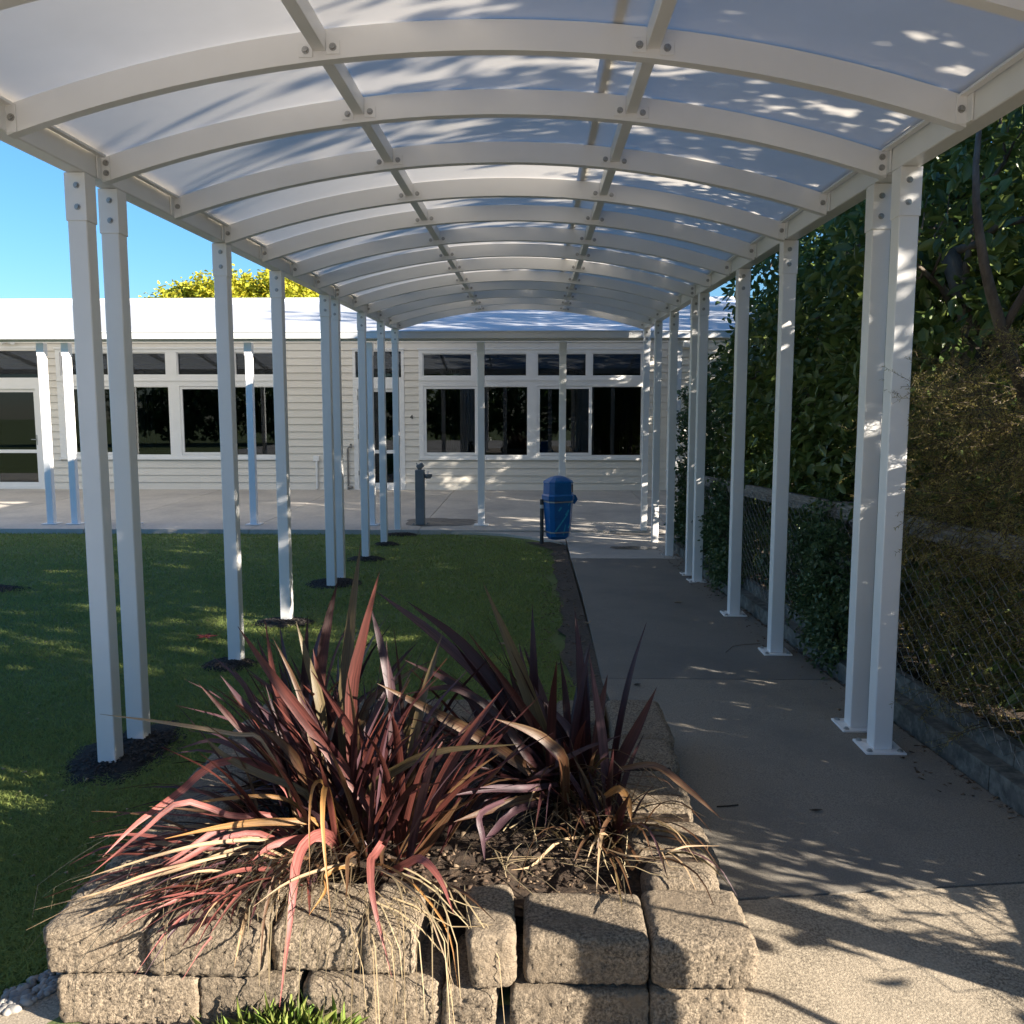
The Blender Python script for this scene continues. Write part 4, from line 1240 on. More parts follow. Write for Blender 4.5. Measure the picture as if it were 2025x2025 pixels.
for i in range(120):          # dry skirt falling forward and to the left
    az = rnd.uniform(math.radians(180), math.radians(250)) if i % 5 else rnd.uniform(math.radians(250), math.radians(285))
    wild_leaf('A', az, rnd.uniform(0.32, 0.58) if i % 5 else rnd.uniform(0.25, 0.46), rnd.uniform(0.8, 1.35), rnd.uniform(0.007, 0.020), rnd.choice([5, 5, 1, 5, 2, 2, 7, 4, 0]), 0.16, rnd.uniform(0.5, 1.25), shift=(-0.16, -0.20))
for i in range(26):          # left shoulder, greyish
    az = rnd.uniform(math.radians(140), math.radians(200))
    wild_leaf('A', az, rnd.uniform(0.45, 0.75), rnd.uniform(0.5, 1.0), rnd.uniform(0.015, 0.03), rnd.choice([1, 1, 0, 4]), 0.2, rnd.uniform(0.8, 1.5))
for i in range(66):
    az = rnd.gauss(math.radians(160), 0.9)
    wild_leaf('B', az, rnd.uniform(0.35, 0.75), rnd.uniform(0.05, 0.8), rnd.uniform(0.02, 0.042), rnd.choice([0, 0, 0, 1, 2]), 0.13, rnd.uniform(0.1, 0.6))
for i in range(80):          # dead tan leaves hanging at the front of the right clumps
    az = rnd.gauss(math.radians(285), 0.55)
    wild_leaf(rnd.choice(['B', 'D']), az, rnd.uniform(0.3, 0.6), rnd.uniform(0.5, 1.2), rnd.uniform(0.006, 0.014), rnd.choice([4, 7, 4, 3, 1]), 0.1, rnd.uniform(1.2, 2.2))
for i in range(34):          # right hand side of the big clump, closing the gap to its neighbour
    wild_leaf('A', rnd.uniform(-0.8, 0.9), rnd.uniform(0.35, 0.68), rnd.uniform(0.25, 1.0), rnd.uniform(0.014, 0.032), rnd.choice([0, 0, 2, 1, 4, 0]), 0.16, rnd.uniform(0.2, 0.9), shift=(0.12, 0.0))
for i in range(26):
    wild_leaf('B', rnd.uniform(3.4, 5.2), rnd.uniform(0.3, 0.6), rnd.uniform(0.3, 1.0), rnd.uniform(0.012, 0.028), rnd.choice([0, 0, 1, 1, 2, 4]), 0.12, rnd.uniform(0.3, 1.1))
for i in range(22):
    wild_leaf('D', rnd.uniform(0, 6.28), rnd.uniform(0.2, 0.45), rnd.uniform(0.05, 0.6), rnd.uniform(0.012, 0.03), rnd.choice([0, 1, 4]), 0.04, 0.4)
for i in range(52):
    az = rnd.uniform(0, 2 * math.pi)
    wild_leaf('E', az, rnd.uniform(0.35, 0.72), rnd.uniform(0.05, 0.8), rnd.uniform(0.018, 0.036), rnd.choice([1, 1, 0, 3, 2]), 0.16, rnd.uniform(0.3, 0.9))

# dead straw under and over the front blocks
vs, fs, tt = [], [], []
def straw(p0, az, length, z_drop, r):
    k = len(vs)
    d = np.array([math.cos(az), math.sin(az), 0])
    p = np.array(p0, float)
    sl = rnd.uniform(-0.3, 0.2)
    bend = rnd.uniform(-0.5, 0.5)
    for i in range(6):
        t = i / 5
        s_ = np.array([-d[1], d[0], 0.3])
        w = r * (1 - 0.7 * t)
        vs.append(tuple(p + s_ * w)); vs.append(tuple(p - s_ * w))
        a = az + bend * t
        d = np.array([math.cos(a), math.sin(a), 0])
        out_ = p[1] < YF - 0.03 or p[0] < -1.37
        p = p + d * length / 5 * (0.35 if out_ else 1) + np.array([0, 0, length / 5 * (sl - z_drop * t * (1.5 if out_ else 1)) - (length / 5 * 0.9 if out_ else 0)])
        if p[1] > YF and p[2] < 0.19 and p[0] > -1.33: p[2] = 0.19 + rnd.uniform(0, 0.012)
    tv = rnd.random()
    tt.extend([tv] * 12)
    for i in range(5):
        fs.append((k + 2 * i, k + 2 * i + 1, k + 2 * i + 3, k + 2 * i + 2))
for i in range(300):
    x0 = rnd.gauss(-0.76, 0.17)
    straw((x0, rnd.uniform(2.32, 2.6), rnd.uniform(0.2, 0.3)), rnd.gauss(math.radians(232), 0.5), rnd.uniform(0.12, 0.34), rnd.uniform(0.2, 0.9), rnd.uniform(0.0012, 0.0035))
for i in range(46):
    x0 = rnd.gauss(-0.40, 0.09)
    straw((x0, rnd.uniform(2.22, 2.42), rnd.uniform(0.2, 0.27)), rnd.gauss(math.radians(285), 0.45), rnd.uniform(0.15, 0.38), rnd.uniform(0.9, 2.2), rnd.uniform(0.0012, 0.003))
for i in range(95):
    straw((rnd.uniform(-0.2, 0.3), rnd.uniform(2.5, 3.3), rnd.uniform(0.13, 0.22)), rnd.uniform(0, 6.28), rnd.uniform(0.12, 0.35), rnd.uniform(0.1, 0.6), rnd.uniform(0.001, 0.0022))
st = np_mesh('dead_straw', np.array(vs), np.array(fs), M['straw'], None, np.array(tt))
tag(st, kind='stuff')

# ------------------------------------------------------------ grass
def in_any_mulch(x, y):
    r = np.ones_like(x, bool)
    rag = RNG.random(len(x))
    for mx, my, rx, ry in mulch_at:
        r &= ((x - mx) / (rx * 0.92)) ** 2 + ((y - my) / (ry * 0.92)) ** 2 > 0.42 + 0.62 * rag
    return r
def gnd(x, y):
    t = np.clip((x + 2.1) / 2.2, 0, 1); t = t * t * (3 - 2 * t)
    return (-0.16 - 0.0125 * (y - 4)) * (1 - t) + (-0.06 - 0.0215 * (y - 4)) * t
def grass(name, n, y0, y1, pw, xa, xb, m, hmin, hmax, wd, filt=True):
    u = RNG.random(n)
    y = (y0 ** (1 - pw) + u * (y1 ** (1 - pw) - y0 ** (1 - pw))) ** (1 / (1 - pw))
    x = xa(y) + (xb(y) - xa(y)) * RNG.random(n)
    k = in_any_mulch(x, y)
    k &= ~((x > -1.36) & (y < 4.18))
    edge = 0.42 - (0.22 + 0.05 * np.sin(y * 2.3) + 0.03 * np.sin(y * 7.1) + 0.3 * np.clip((y - 10.9) / 1.1, 0, 1) ** 2)
    k &= (x < edge)
    k &= (y > 2.29 + (x + 1.6) * 1.15)
    k &= ~((x > -1.3) & (y > 12.0 - (x - 0.2) * 0.72) & (y > 11.5))
    x, y = x[k], y[k]
    n = len(x)
    z = gnd(x, y)
    sc = np.maximum(1.0, y / 5.0)
    h = RNG.uniform(hmin, hmax, n) * (0.9 + 0.1 * sc)
    w = wd * sc * RNG.uniform(0.7, 1.3, n)
    a = RNG.uniform(0, 2 * np.pi, n)
    ln = RNG.uniform(0.3, 1.7, n) * h
    la = RNG.uniform(0, 2 * np.pi, n)
    ca, sa = np.cos(a) * w, np.sin(a) * w
    dx, dy = np.cos(la) * ln, np.sin(la) * ln
    b0 = np.stack([x - ca, y - sa, z], -1); b1 = np.stack([x + ca, y + sa, z], -1)
    m0 = np.stack([x - ca * 0.7 + dx * 0.35, y - sa * 0.7 + dy * 0.35, z + h * 0.5], -1)
    m1 = np.stack([x + ca * 0.7 + dx * 0.35, y + sa * 0.7 + dy * 0.35, z + h * 0.5], -1)
    t0 = np.stack([x - ca * .1 + dx, y - sa * .1 + dy, z + h * 0.7], -1)
    t1 = np.stack([x + ca * .1 + dx, y + sa * .1 + dy, z + h * 0.7], -1)
    V = np.stack([b0, b1, m0, m1, t0, t1], 1).reshape(-1, 3)
    i = np.arange(n)[:, None] * 6
    F = np.concatenate([i + np.array([0, 1, 3, 2]), i + np.array([2, 3, 5, 4])], 0)
    patchy = 0.5 + 0.5 * np.sin(x * 2.1 + 1.3 * np.sin(y * 1.7)) * np.sin(y * 1.9 + np.sin(x * 3.1))
    tint = np.clip(RNG.random(n) ** 2.2 * (0.5 + 0.9 * patchy), 0, 1)
    o = np_mesh(name, V, F, m, None, np.repeat(tint, 6))
    return tag(o, kind='stuff')
grass("grass", 390000, 2.25, 13.08, 1.55, lambda y: -0.74 * y - 1.6, lambda y: 0.0 * y + 0.42, M['grass'], 0.018, 0.045, 0.0021)
grass('grass', 26000, 2.25, 13.08, 1.2, lambda y: -0.74 * y - 1.6, lambda y: 0.0 * y + 0.42, M['straw'], 0.006, 0.02, 0.0016)

# the weed tuft at the foot of the front blocks
n = 520
base = np.stack([RNG.normal(-0.655, 0.075, n), RNG.uniform(2.085, 2.165, n), np.zeros(n)], -1)
base[:, 2] = [ga(x, y) for x, y, _ in base]
D = unit(np.stack([RNG.normal(0, 0.6, n), RNG.normal(-0.25, 0.5, n), np.full(n, 1.0)], -1))
V, F = leaf_mesh(base, D, RNG.normal(0, 1, (n, 3)), RNG.uniform(0.04, 0.12, n), np.full(n, 0.0026), 0.3, 0.35)
wd_ = np_mesh('grass_tuft', V, F, M['weed'], None, np.repeat(RNG.random(n), 6))
tag(wd_, 'bright green grass tuft growing at the foot of the planter\'s front blocks', 'grass tuft')

# ------------------------------------------------------------ trees and shrubs
def branch_path(a, c, wig, n=6, rr=None):
    rr = rr or random
    a, c = Vector(a), Vector(c)
    out = []
    for i in range(n + 1):
        t = i / n
        p = a.lerp(c, t)
        w = wig * math.sin(math.pi * t)
        out.append(p + Vector((rr.uniform(-w, w), rr.uniform(-w, w), rr.uniform(-w, w) * 0.5)))
    return out
def crown_points(ell, ncl, rng, shell=0.55):
    pts, dirs = [], []
    tot = sum(e[6] for e in ell)
    for e in ell:
        k = int(ncl * e[6] / tot)
        d = unit(rng.normal(0, 1, (k, 3)))
        r = shell + (1 - shell) * rng.random(k) ** 0.7
        lump = 1 + 0.22 * np.sin(d[:, 0] * 5 + e[0] * 3) * np.sin(d[:, 2] * 6 + e[1]) + 0.12 * np.sin(d[:, 1] * 11)
        p = np.array(e[:3]) + d * np.array(e[3:6]) * (r * lump)[:, None]
        pts.append(p); dirs.append(d)
    return np.concatenate(pts), np.concatenate(dirs)
def foliage(pts, dirs, per, L, W, rng, tw=0.16, drop=0.2, fold=0.3, keep=None):
    n = len(pts)
    td = unit(dirs * 0.7 + rng.normal(0, 0.6, (n, 3)) + np.array([0, 0, 0.1]))
    t = rng.random((n, per))
    P = pts[:, None] + td[:, None] * (t * tw * 1.6)[..., None] + rng.normal(0, tw * 0.32, (n, per, 3))
    D = unit(td[:, None] * 0.7 + unit(rng.normal(0, 1, (n, per, 3))) * 0.9 + np.array([0, 0, -drop]))
    Nn = unit(rng.normal(0, 0.55, (n, per, 3)) + np.array([0, 0, 1.0]))
    P, D, Nn = P.reshape(-1, 3), D.reshape(-1, 3), Nn.reshape(-1, 3)
    if keep is not None:
        k = keep(P)
        P, D, Nn = P[k], D[k], Nn[k]
    m_ = len(P)
    LL = L * rng.uniform(0.6, 1.25, m_)
    V, F = leaf_mesh(P, D, Nn, LL, LL * W, fold, 0.18)
    tint = np.repeat(np.clip(rng.beta(1.2, 2.6, m_), 0, 1), 6)
    return V, F, tint
def tree(name, label, cat, group, base, fork, ell, ncl, per, L, W, m, r0, seed, limbs=9, keep=None, bark='bark', tw=0.16, drop=0.2, shell=0.5):
    rng = np.random.default_rng(seed)
    rr = random.Random(seed)
    root = tag(empty(name, base), label, cat, group)
    t = MB()
    path_ = branch_path(base, fork, 0.06, 7, rr)
    path_[0].z -= 0.15
    t.tube(path_, [r0 * (1.25 - 0.5 * i / 7) for i in range(8)], 9)
    t.build('trunk', M[bark], root, smooth=True)
    pts, dirs = crown_points(ell, ncl, rng, shell)
    if keep is not None:
        k = keep(pts)
        pts, dirs = pts[k], dirs[k]
    pick = rng.permutation(len(pts))[:limbs]
    for i in pick:
        e = Vector(pts[i].tolist())
        s0 = Vector(path_[-1 - int(rr.random() * 2.5)])
        mb = MB()
        bp_ = branch_path(s0, e, 0.10, 6, rr)
        r_ = r0 * rr.uniform(0.3, 0.55)
        mb.tube(bp_, [r_ * (1 - 0.8 * q / 6) for q in range(7)], 6)
        for q in range(3):
            j = rng.integers(len(pts))
            e2 = e.lerp(Vector(pts[j].tolist()), 0.25)
            mb.tube(branch_path(bp_[3 + q % 3], e2, 0.05, 4, rr), [r_ * 0.35, r_ * 0.28, r_ * 0.2, r_ * 0.14, r_ * 0.08], 5)
        mb.build('limb', M[bark], root, smooth=True)
    V, F, tint = foliage(pts, dirs, per, L, W, rng, tw, drop, keep=keep)
    cr = np_mesh('crown', V, F, M[m], root, tint)
    tag(cr, kind='stuff')
    return root
GR = 'broadleaf trees behind the fence'
clear_path = lambda P: (P[:, 0] > np.maximum(1.86, 0.205 * P[:, 1] + 0.0) + 0.06 * np.sin(P[:, 1] * 9) + 0.05 * np.sin(P[:, 2] * 13)) & (P[:, 2] > zr(P[:, 1]) + 0.02)
T1 = tree('broadleaf_tree', 'dense dark tree with a leaning brown trunk behind the feathery shrub, nearest along the fence', 'tree', GR,
     (2.95, 4.75, -0.1), (2.55, 5.6, 2.55), [(3.1, 5.4, 2.9, 1.0, 1.1, 1.25, 3), (2.5, 5.9, 1.9, 0.5, 0.7, 0.8, 1.3), (2.6, 6.0, 1.3, .5, .8, .7, 1)], 620, 15, 0.115, 0.22, 'leaf', 0.075, 21, 10, clear_path)
tree('broadleaf_tree', 'tall leafy tree with a pale upright stem, second along the fence', 'tree', GR,
     (3.15, 6.6, -0.1), (3.05, 6.3, 3.1), [(3.0, 7.2, 2.7, 0.95, 1.2, 1.5, 3), (2.45, 7.4, 1.6, 0.55, 1.0, 0.9, 1.6)], 620, 14, 0.105, 0.24, 'leaf', 0.07, 22, 10, clear_path)
tree('broadleaf_tree', 'glossy leafed tree with a dark straight trunk, third along the fence', 'tree', GR,
     (2.55, 9.0, -0.15), (2.62, 9.1, 2.8), [(2.9, 9.3, 2.9, 0.85, 1.3, 1.5, 3), (2.5, 9.4, 1.6, 0.55, 1.2, 0.95, 1.6)], 620, 14, 0.10, 0.24, 'leaf', 0.075, 23, 10, clear_path)
tree('broadleaf_tree', 'bushy tree reaching over the path end, its twigs against the blue roof', 'tree', GR,
     (2.9, 11.6, -0.2), (3.0, 11.7, 2.0), [(3.25, 11.6, 2.0, 0.7, 1.1, 1.1, 2), (2.45, 11.3, 1.45, 0.42, 0.6, 0.8, 1), (3.6, 11.0, 3.4, 0.8, 1.0, 1.0, 1)], 520, 13, 0.10, 0.24, 'leaf', 0.06, 24, 9,
     lambda P: (P[:, 0] > 1.98 + 0.07 * np.sin(P[:, 1] * 9)) & (P[:, 2] > 0))
tree('broadleaf_tree', 'big tree rising behind the fence trees, its crown the farthest on the right', 'tree', GR,
     (6.8, 14.5, -0.2), (6.8, 14.5, 3.0), [(6.8, 14.5, 4.9, 1.7, 2.0, 2.6, 3), (6.3, 14.0, 2.2, 1.3, 1.7, 1.5, 1.3)], 900, 14, 0.15, 0.24, 'leaf', 0.14, 25, 9)
tree('broadleaf_tree', 'tall second row tree whose crown fills the gaps above the fence trees', 'tree', GR,
     (5.1, 9.0, -0.15), (5.1, 9.0, 2.8), [(5.3, 9.2, 4.0, 1.5, 2.2, 1.55, 3), (4.6, 8.6, 2.2, 1.0, 2.0, 1.7, 2)], 1000, 14, 0.15, 0.24, 'leaf', 0.12, 26, 9)
tree('broadleaf_tree', 'second row tree close behind the leaning trunk, right edge of the view', 'tree', GR,
     (4.7, 5.6, -0.1), (4.7, 5.6, 2.4), [(4.7, 5.2, 3.7, 1.2, 1.8, 1.75, 3.4), (4.2, 6.0, 1.7, 0.9, 1.6, 1.4, 2), (4.4, 3.9, 1.1, 0.9, 1.1, 1.0, 1.2)], 900, 14, 0.13, 0.24, 'leaf', 0.10, 27, 9)
lm = MB()
lm.tube(spline([(2.80, 4.75, 0.9), (2.50, 4.5, 1.55), (2.22, 4.28, 1.95), (2.06, 4.2, 2.32), (2.06, 4.3, 2.75), (2.2, 4.5, 3.3)], 14), [0.046 - 0.0028 * q for q in range(15)], 8)
lm.tube(spline([(2.22, 4.28, 1.95), (2.30, 4.15, 2.25), (2.42, 4.2, 2.55)], 8), [0.022 - 0.0016 * q for q in range(9)], 6)
lm.build('limb', M['bark'], T1, smooth=True)
# the trees to the right of the camera, whose leaf shade falls over canopy, lawn and flax
GS = 'shade trees to the right of the path entrance'
tree('shade_tree', 'shade tree over the path entrance, casting leaf shadows on the nearest canopy sheets', 'tree', GS,
     (4.9, 1.9, 0.0), (4.8, 1.8, 2.2), [(4.6, 2.15, 3.7, 1.5, 1.4, 1.4, 4), (3.6, 1.95, 2.15, 0.7, 0.62, 0.75, 1.1), (4.8, 0.85, 3.75, 1.2, 0.85, 0.75, 1.6)], 1150, 14, 0.14, 0.22, 'leaf', 0.12, 31, 10)
tree('shade_tree', 'shade tree behind the viewer on the right, shading the lawn at the left', 'tree', GS,
     (5.2, -1.4, 0.0), (5.0, -1.3, 2.4), [(5.0, -1.4, 3.95, 1.9, 1.6, 0.68, 4)], 700, 14, 0.15, 0.2, 'leaf', 0.12, 32, 10)

tree('broadleaf_tree', 'far tree standing past the building corner, hidden low behind the others', 'tree', GR,
     (7.0, 17.2, -0.2), (7.0, 17.2, 3.4), [(7.0, 17.2, 5.8, 1.7, 1.8, 2.9, 3), (6.4, 17.4, 2.0, 1.1, 1.4, 1.9, 2), (6.1, 15.9, 2.8, 0.9, 1.4, 1.3, 1.4), (5.9, 17.5, 3.5, 1.0, 1.3, 1.5, 1.6)], 800, 14, 0.16, 0.24, 'leaf', 0.14, 28, 9)
tree('broadleaf_tree', 'tall dense tree between the two farthest tall trees, shading the verandah roof', 'tree', GR,
     (6.9, 11.8, -0.2), (6.9, 11.8, 3.4), [(6.7, 11.8, 4.9, 1.6, 1.9, 2.6, 3), (5.6, 11.6, 1.8, 1.0, 1.7, 1.6, 1.6)], 900, 14, 0.16, 0.24, 'leaf', 0.14, 29, 9)
# leafy undergrowth behind the mesh
GU = 'leafy bushes just behind the fence'
for i, (bx_, by_, ry_, lab_) in enumerate(((2.65, 3.5, 1.0, 'dark leafy bush behind the feathery shrub and the mesh'), (2.85, 5.3, 1.0, 'dark leafy bush behind the mesh at the rounded shrub'), (2.8, 7.4, 1.2, 'dark leafy bush behind the mesh between the single posts and the paired posts'), (2.75, 9.8, 1.3, 'dark leafy bush behind the mesh at the far end of the fence'), (5.2, 17.0, 1.5, 'unseen leafy bush past the fence end, added to keep sun off the building wall'), (5.1, 13.7, 1.3, 'unseen leafy bush past the fence end, added to keep sun off the verandah floor'), (2.80, 2.75, 0.42, 'low leafy bush at the near end of the fence, outside the canopy posts'), (3.0, 1.75, 0.25, 'sparse little bush beyond the near end of the fence, outside the frame'))):  # the two past the fence end are added, unseen, to block sun
    tree('bush', lab_, 'bush', GU, (bx_, by_, -0.1), (bx_, by_, 0.5), [(bx_, by_, 0.75 if by_ < 12 else 1.1, 0.25 if by_ < 2 else 0.45 if by_ < 3 else 0.62 if by_ < 12 else (0.9 if by_ < 15 else 1.1), ry_, 0.55 if by_ < 3 else 0.85 if by_ < 12 else 1.7, 1)], 18 if by_ < 2 else 240 if by_ < 3 else 480 if by_ < 12 else 1500, 14, 0.095, 0.26, 'leaf', 0.03, 60 + i, 8,
         lambda P: (P[:, 0] > fx(P[:, 1].mean()) + 0.22) & (P[:, 2] > zr(P[:, 1])), 'twig', 0.14, 0.25, 0.3)
# the far tree line behind the viewpoint: the window panes mirror it
rng_ = np.random.default_rng(80)
e_ = []
for x_, y_, h_ in ((-27, -25, 5), (-20.5, -27, 5.5), (-14.5, -25, 4.6), (-8, -27.5, 5.4), (-2, -25.5, 4.8), (4.5, -27, 5.2), (10.5, -25, 5)):
    e_ += [(x_, y_, h_ * 0.5, 4.0, 2.2, h_ * 0.5, 3), (x_ + 2.5, y_, 1.5, 3.0, 1.6, 1.8, 1.6)]
p_, d_ = crown_points(e_, 4200, rng_, 0.5)
V, F, tint = foliage(p_, d_, 11, 0.34, 0.3, rng_, 0.3, 0.2)
tag(np_mesh('treeline', V, F, M['leaf'], None, tint), kind='stuff')

# small leaved shrubs growing through the fence
GB = 'small leaved shrubs growing through the fence'
def shrub(label, base, ell, ncl, seed, per=13, L=0.036, xmin=1.62):
    kp = lambda P: (P[:, 2] > zr(P[:, 1]) + 0.01) & (P[:, 0] > xmin)
    tree('shrub', label, 'shrub', GB, base, (base[0], base[1], 0.45), ell, ncl, per, L, 0.30, 'leaf_small', 0.02, seed, 12, kp, 'twig', 0.07, 0.05, 0.35)
shrub('rounded small leaved shrub bulging over the kerb between the two nearest single posts', (2.05, 5.75, -0.06), [(2.0, 5.75, 0.46, 0.26, 0.55, 0.46, 2), (1.92, 5.5, 0.25, 0.2, 0.35, 0.28, 1)], 900, 41, xmin=1.74)
shrub('low dark shrub behind the paired middle posts, hiding part of the timber rail', (1.98, 8.75, -0.12), [(1.93, 8.75, 0.40, 0.2, 0.65, 0.50, 2), (1.85, 8.2, 0.1, 0.16, 0.4, 0.2, 0.6)], 760, 42, L=0.042, xmin=1.66)
shrub('thin shrub beside the fence end post near the verandah', (1.98, 11.0, -0.18), [(1.95, 10.9, 0.30, 0.16, 0.45, 0.45, 1), (2.0, 10.6, 1.2, 0.25, 0.5, 0.7, 1.2)], 560, 43, L=0.05, xmin=1.70)
shrub('sparse low growth behind the mesh between shrub and posts', (2.1, 7.2, -0.09), [(2.12, 7.2, 0.25, 0.12, 0.6, 0.28, 1)], 260, 44, L=0.045, xmin=1.95)

# the feathery brown green shrub hanging over the fence
nd = empty('feathery_shrub', (2.5, 4.0, -0.05))
tag(nd, 'feathery rusty brown and olive shrub spilling over the fence at the right edge', 'shrub')
rng = np.random.default_rng(77)
tw_ = MB()
NP, ND_, NT = [], [], []
def sprig(p0, d0, length, depth=0):
    p = Vector(p0); d = Vector(d0).normalized()
    pts = [p.copy()]
    n = 7
    for i in range(n):
        d = (d + Vector((rng.normal(0, 0.12), rng.normal(0, 0.12), rng.normal(-0.05, 0.1)))).normalized()
        p = p + d * length / n
        pts.append(p.copy())
    r = 0.0028 if depth == 0 else 0.0014
    tw_.tube(pts, [r * (1 - 0.75 * i / n) for i in range(n + 1)], 3, caps=False)
    tone = rng.beta(1.3, 1.6)
    step = 0.0062
    for i in range(n):
        a, c = pts[i], pts[i + 1]
        L = (c - a).length
        k = max(1, int(L / step))
        for q in range(k):
            pp = a.lerp(c, (q + rng.random()) / k)
            dd = (c - a).normalized()
            o = Vector(rng.normal(0, 1, 3)); o = (o - dd * o.dot(dd)).normalized()
            NP.append(pp[:]); ND_.append((o * 0.85 + dd * 0.55)[:]); NT.append(tone)
    if depth < 1:
        for q in range(rng.integers(3, 7)):
            i = rng.integers(1, n)
            o = Vector(rng.normal(0, 1, 3)); dd = (pts[i + 1] - pts[i]).normalized()
            o = (o - dd * o.dot(dd)).normalized()
            sprig(pts[i], o * 0.8 + dd * 0.7, length * rng.uniform(0.25, 0.55), 1)
stems = []
def ncentre():
    while True:
        c = np.array([rng.uniform(1.98, 2.75), rng.uniform(2.25, 5.2), rng.uniform(0.12, 1.95)])
        s_ = (c[2] - 1.35) / 0.65 if c[2] > 1.35 else (1.0 - c[2]) / 0.9 * 0.95 if c[2] < 0.9 else 0
        if rng.random() > max(0, s_) * 0.8 and not (c[1] > 4.75 and c[2] > 1.0 and rng.random() < 0.6):
            return c
for i in range(2600):
    c = ncentre()
    out = np.array([-0.55, rng.normal(0, 0.7), rng.normal(0.05, 0.45)])
    if c[0] - 0.25 < fx(c[1]) + 0.1 and c[2] < rail_top(c[1]):
        out[0] = rng.normal(0, 0.2)
    sprig(c, out, rng.uniform(0.14, 0.32))
for i in range(150):      # sprays lying over the rail
    y_ = rng.uniform(2.4, 5.2)
    sprig((fx(y_) + rng.uniform(0.03, 0.2), y_, rail_top(y_) + rng.uniform(-0.12, 0.10)), (rng.normal(-0.3, 0.3), rng.normal(0, 0.6), rng.normal(-0.25, 0.4)), rng.uniform(0.12, 0.28))
for p0, d0, L in (((2.05, 4.0, 1.66), (-1, -0.15, 0.12), 0.42), ((2.0, 3.95, 1.55), (-1, -0.1, 0.0), 0.34), ((2.0, 3.9, 1.22), (-1, -0.1, 0.10), 0.40), ((2.0, 4.0, 1.16), (-1, -0.2, -0.05), 0.42),
                  ((2.0, 3.9, 0.96), (-1, 0, -0.25), 0.34), ((2.0, 3.85, 0.30), (-1, -0.1, 0.05), 0.34), ((1.98, 3.8, 0.22), (-1, -0.3, 0.1), 0.28), ((2.0, 4.1, 1.70), (-1, -0.4, 0.02), 0.40), ((1.95, 3.9, 0.62), (-1, -.1, .05), 0.22), ((2.05, 3.9, 1.42), (-1, -0.1, 0.1), 0.3)):
    for q_ in range(3):
        sprig((p0[0], p0[1] + rng.normal(0, 0.04), p0[2] + rng.normal(0, 0.035)), (d0[0], d0[1] + rng.normal(0, 0.12), d0[2] + rng.normal(0, 0.12)), L * rng.uniform(0.7, 1.1))
for i in range(6):
    a = Vector((2.5 + rng.normal(0, 0.2), 3.6 + rng.normal(0, 0.8), -0.1))
    tw_.tube(branch_path(a, a + Vector((rng.normal(-0.2, 0.2), rng.normal(0, 0.3), rng.uniform(1.0, 1.7))), 0.08, 7), [0.02 - 0.002 * q for q in range(8)], 6)
tw_.build('stem', M['twig'], nd)
NP, ND_ = np.array(NP), unit(np.array(ND_))
n = len(NP)
Ln = rng.uniform(0.011, 0.021, n)
side = unit(np.cross(ND_, rng.normal(0, 1, (n, 3)))) * 0.0015
V = np.stack([NP - side * .4, NP + ND_ * Ln[:, None] * 0.5 - side, NP + ND_ * Ln[:, None], NP + ND_ * Ln[:, None] * 0.5 + side], 1).reshape(-1, 3)
F = np.arange(n * 4).reshape(-1, 4)
tag(np_mesh('needles', V, F, M['needle'], nd, np.repeat(np.array(NT), 4)), kind='stuff')

# the yellow tree beyond the building roof
tree('yellow_tree', 'rounded yellow leafed tree rising behind the white roof', 'tree', None,
     (-10.2, 32.0, -0.3), (-10.2, 32.0, 4.0), [(-10.9, 32, 5.0, 2.4, 2.4, 1.15, 3), (-8.6, 32, 5.2, 1.9, 2.0, 1.1, 2.4), (-12.5, 32, 5.1, 1.1, 1.4, 0.65, 1)], 2600, 17, 0.15, 0.36, 'yellow_leaf', 0.25, 51, 12, None, 'bark', 0.28, 0.0, 0.6)

# ------------------------------------------------------------ fallen leaves and twigs
def fallen(name, label, cat, p, az, L, wd, m, group=None, curl=0.3):
    d = Vector((math.cos(az), math.sin(az), 0)); s_ = Vector((-d.y, d.x, 0))
    vs, fs = [], []
    n = 6
    for i in range(n + 1):
        t = i / n
        w = wd * math.sin(math.pi * min(0.97, max(0.05, t)))
        c = Vector(p) + d * L * (t - 0.5) + Vector((0, 0, 0.004 + curl * L * (2 * t - 1) ** 2 * 0.3))
        vs += [c + s_ * w + Vector((0, 0, w * 0.5)), c, c - s_ * w + Vector((0, 0, w * 0.5))]
    for i in range(n):
        for k in range(2):
            fs.append((i * 3 + k, i * 3 + k + 1, (i + 1) * 3 + k + 1, (i + 1) * 3 + k))
    o = MB().add(vs, fs).build(name, M[m])
    tag(o, label, cat, group)
    return o
GL = 'fallen leaves on lawn and path'
rl = empty('fallen_leaf', (-2.523, 6.52, ground(-2.523, 6.52) + 0.035))
tag(rl, 'curled red fallen leaf lying alone on the lawn at the left', 'leaf', GL)
for q in range(5):
    a = q * 1.26 + 0.3
    o = fallen('lobe', None, None, (-2.523 + 0.04 * math.cos(a), 6.52 + 0.04 * math.sin(a), ground(-2.523, 6.52) + 0.04), a, 0.10, 0.02, 'red_leaf')
    o.parent = rl
    o.location = -rl.location
fallen('fallen_leaf', 'small pale yellow leaf on the dark path near the single right posts', 'leaf', (1.28, 7.65, zr(7.65)), 0.1, 0.085, 0.016, 'dry_leaf', GL)
fallen('fallen_leaf', 'curled white dry leaf on the bare dirt beside the path edge', 'leaf', (0.42, 6.75, zr(6.75) + 0.004), 0.4, 0.07, 0.022, 'dry_leaf', GL, 0.9)
fallen('fallen_leaf', 'dark narrow leaf lying on the path in front of the nearest right posts', 'leaf', (1.13, 3.37, zr(3.37)), 0.1, 0.055, 0.009, 'dark_leaf', GL)
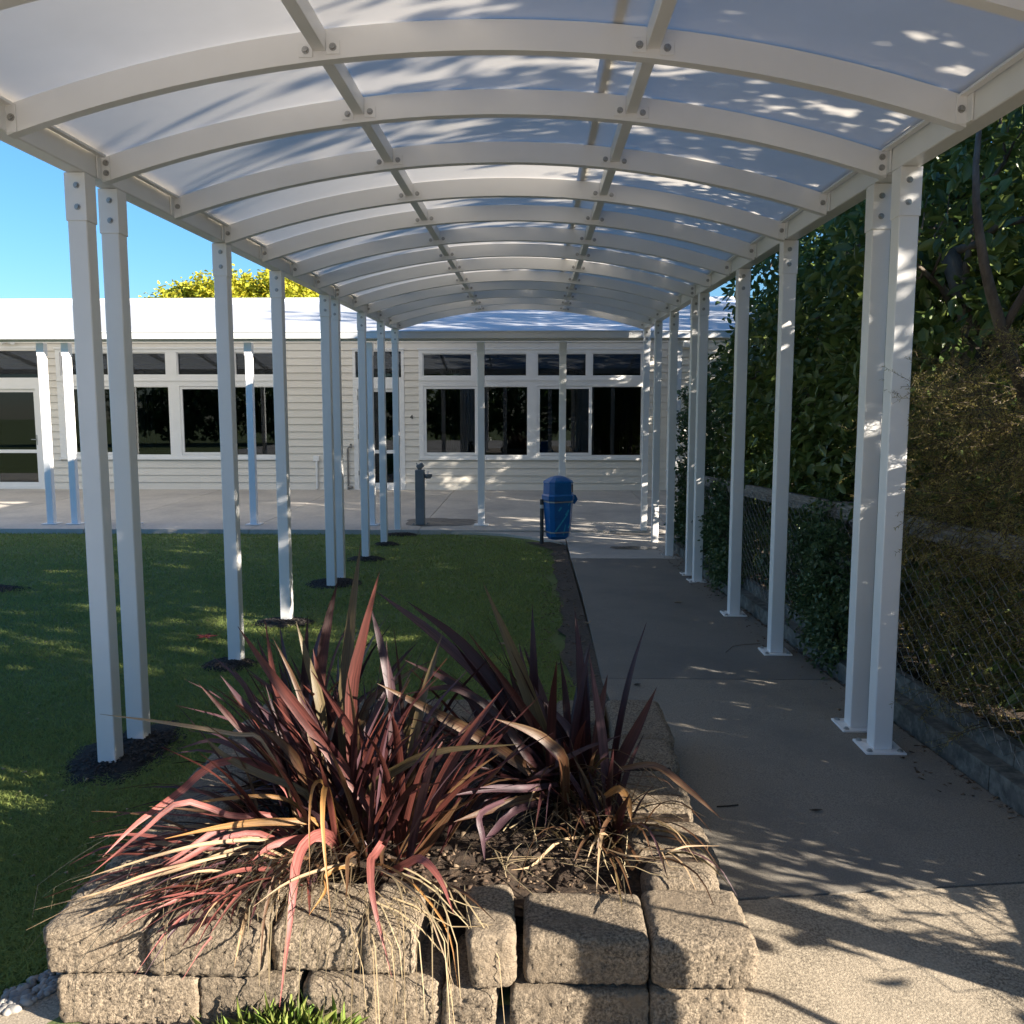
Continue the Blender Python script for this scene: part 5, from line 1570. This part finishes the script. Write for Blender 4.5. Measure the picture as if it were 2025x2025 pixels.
fallen('fallen_leaf', 'tiny brown leaf on the path joint level with the planter back', 'leaf', (0.62, 5.1, zr(5.1)), 0.5, 0.05, 0.014, 'dark_leaf', GL)
fallen('fallen_leaf', 'pale dry leaf on the grass near the bare dirt edge', 'leaf', (-0.22, 6.1, ground(-0.22, 6.1) + 0.03), 0.3, 0.08, 0.02, 'dry_leaf', GL, 0.6)
tw = MB().tube([(0.742, 3.40, zr(3.4) + 0.004), (0.79, 3.405, zr(3.4) + 0.005), (0.832, 3.418, zr(3.4) + 0.004)], 0.003, 5)
tag(tw.build('fallen_twig', M['dark_leaf']), 'short dark twig lying on the path beside the planter blocks', 'twig')
tw = MB().tube([(1.32, 5.9, zr(5.9) + 0.004), (1.40, 6.05, zr(5.9) + 0.006), (1.50, 6.13, zr(6.1) + 0.004), (1.62, 6.15, zr(6.1) + 0.004)], 0.002, 5)
tag(tw.build('fallen_twig', M['twig']), 'thin bent twig lying on the path left of the rounded shrub', 'twig')
# dry bits along the kerb and pale specks on the lawn
n = 520
yy = RNG.uniform(2.9, 11.5, n)
P = np.stack([np.array([fx(y) for y in yy]) - 0.015 - RNG.random(n) ** 3 * 0.22, yy, np.array([zr(y) for y in yy]) + 0.004], -1)
tag(grains('leaf_litter', P, 0.012, M['chip'], flat=0.25, tintp=1.2), kind='stuff')
n = 420
yy = RNG.uniform(2.6, 13, n) ; xx = RNG.uniform(-0.62, 0.0, n) * yy - 0.2
P = np.stack([xx, yy, gnd(xx, yy) + 0.03], -1)
P = P[~((P[:, 0] > -1.36) & (P[:, 1] < 4.2))]
tag(grains('leaf_litter', P, 0.011, M['straw'], flat=0.25, tintp=1.0), kind='stuff')
# litter on the dirt strip
n = 420
yy = RNG.uniform(4.2, 12, n)
P = np.stack([0.40 - RNG.random(n) * 0.34, yy, np.zeros(n)], -1)
P[:, 2] = gnd(P[:, 0], P[:, 1]) + 0.022
tag(grains('dirt_litter', P, 0.013, M['chip'], flat=0.3, tintp=1.2), kind='stuff')
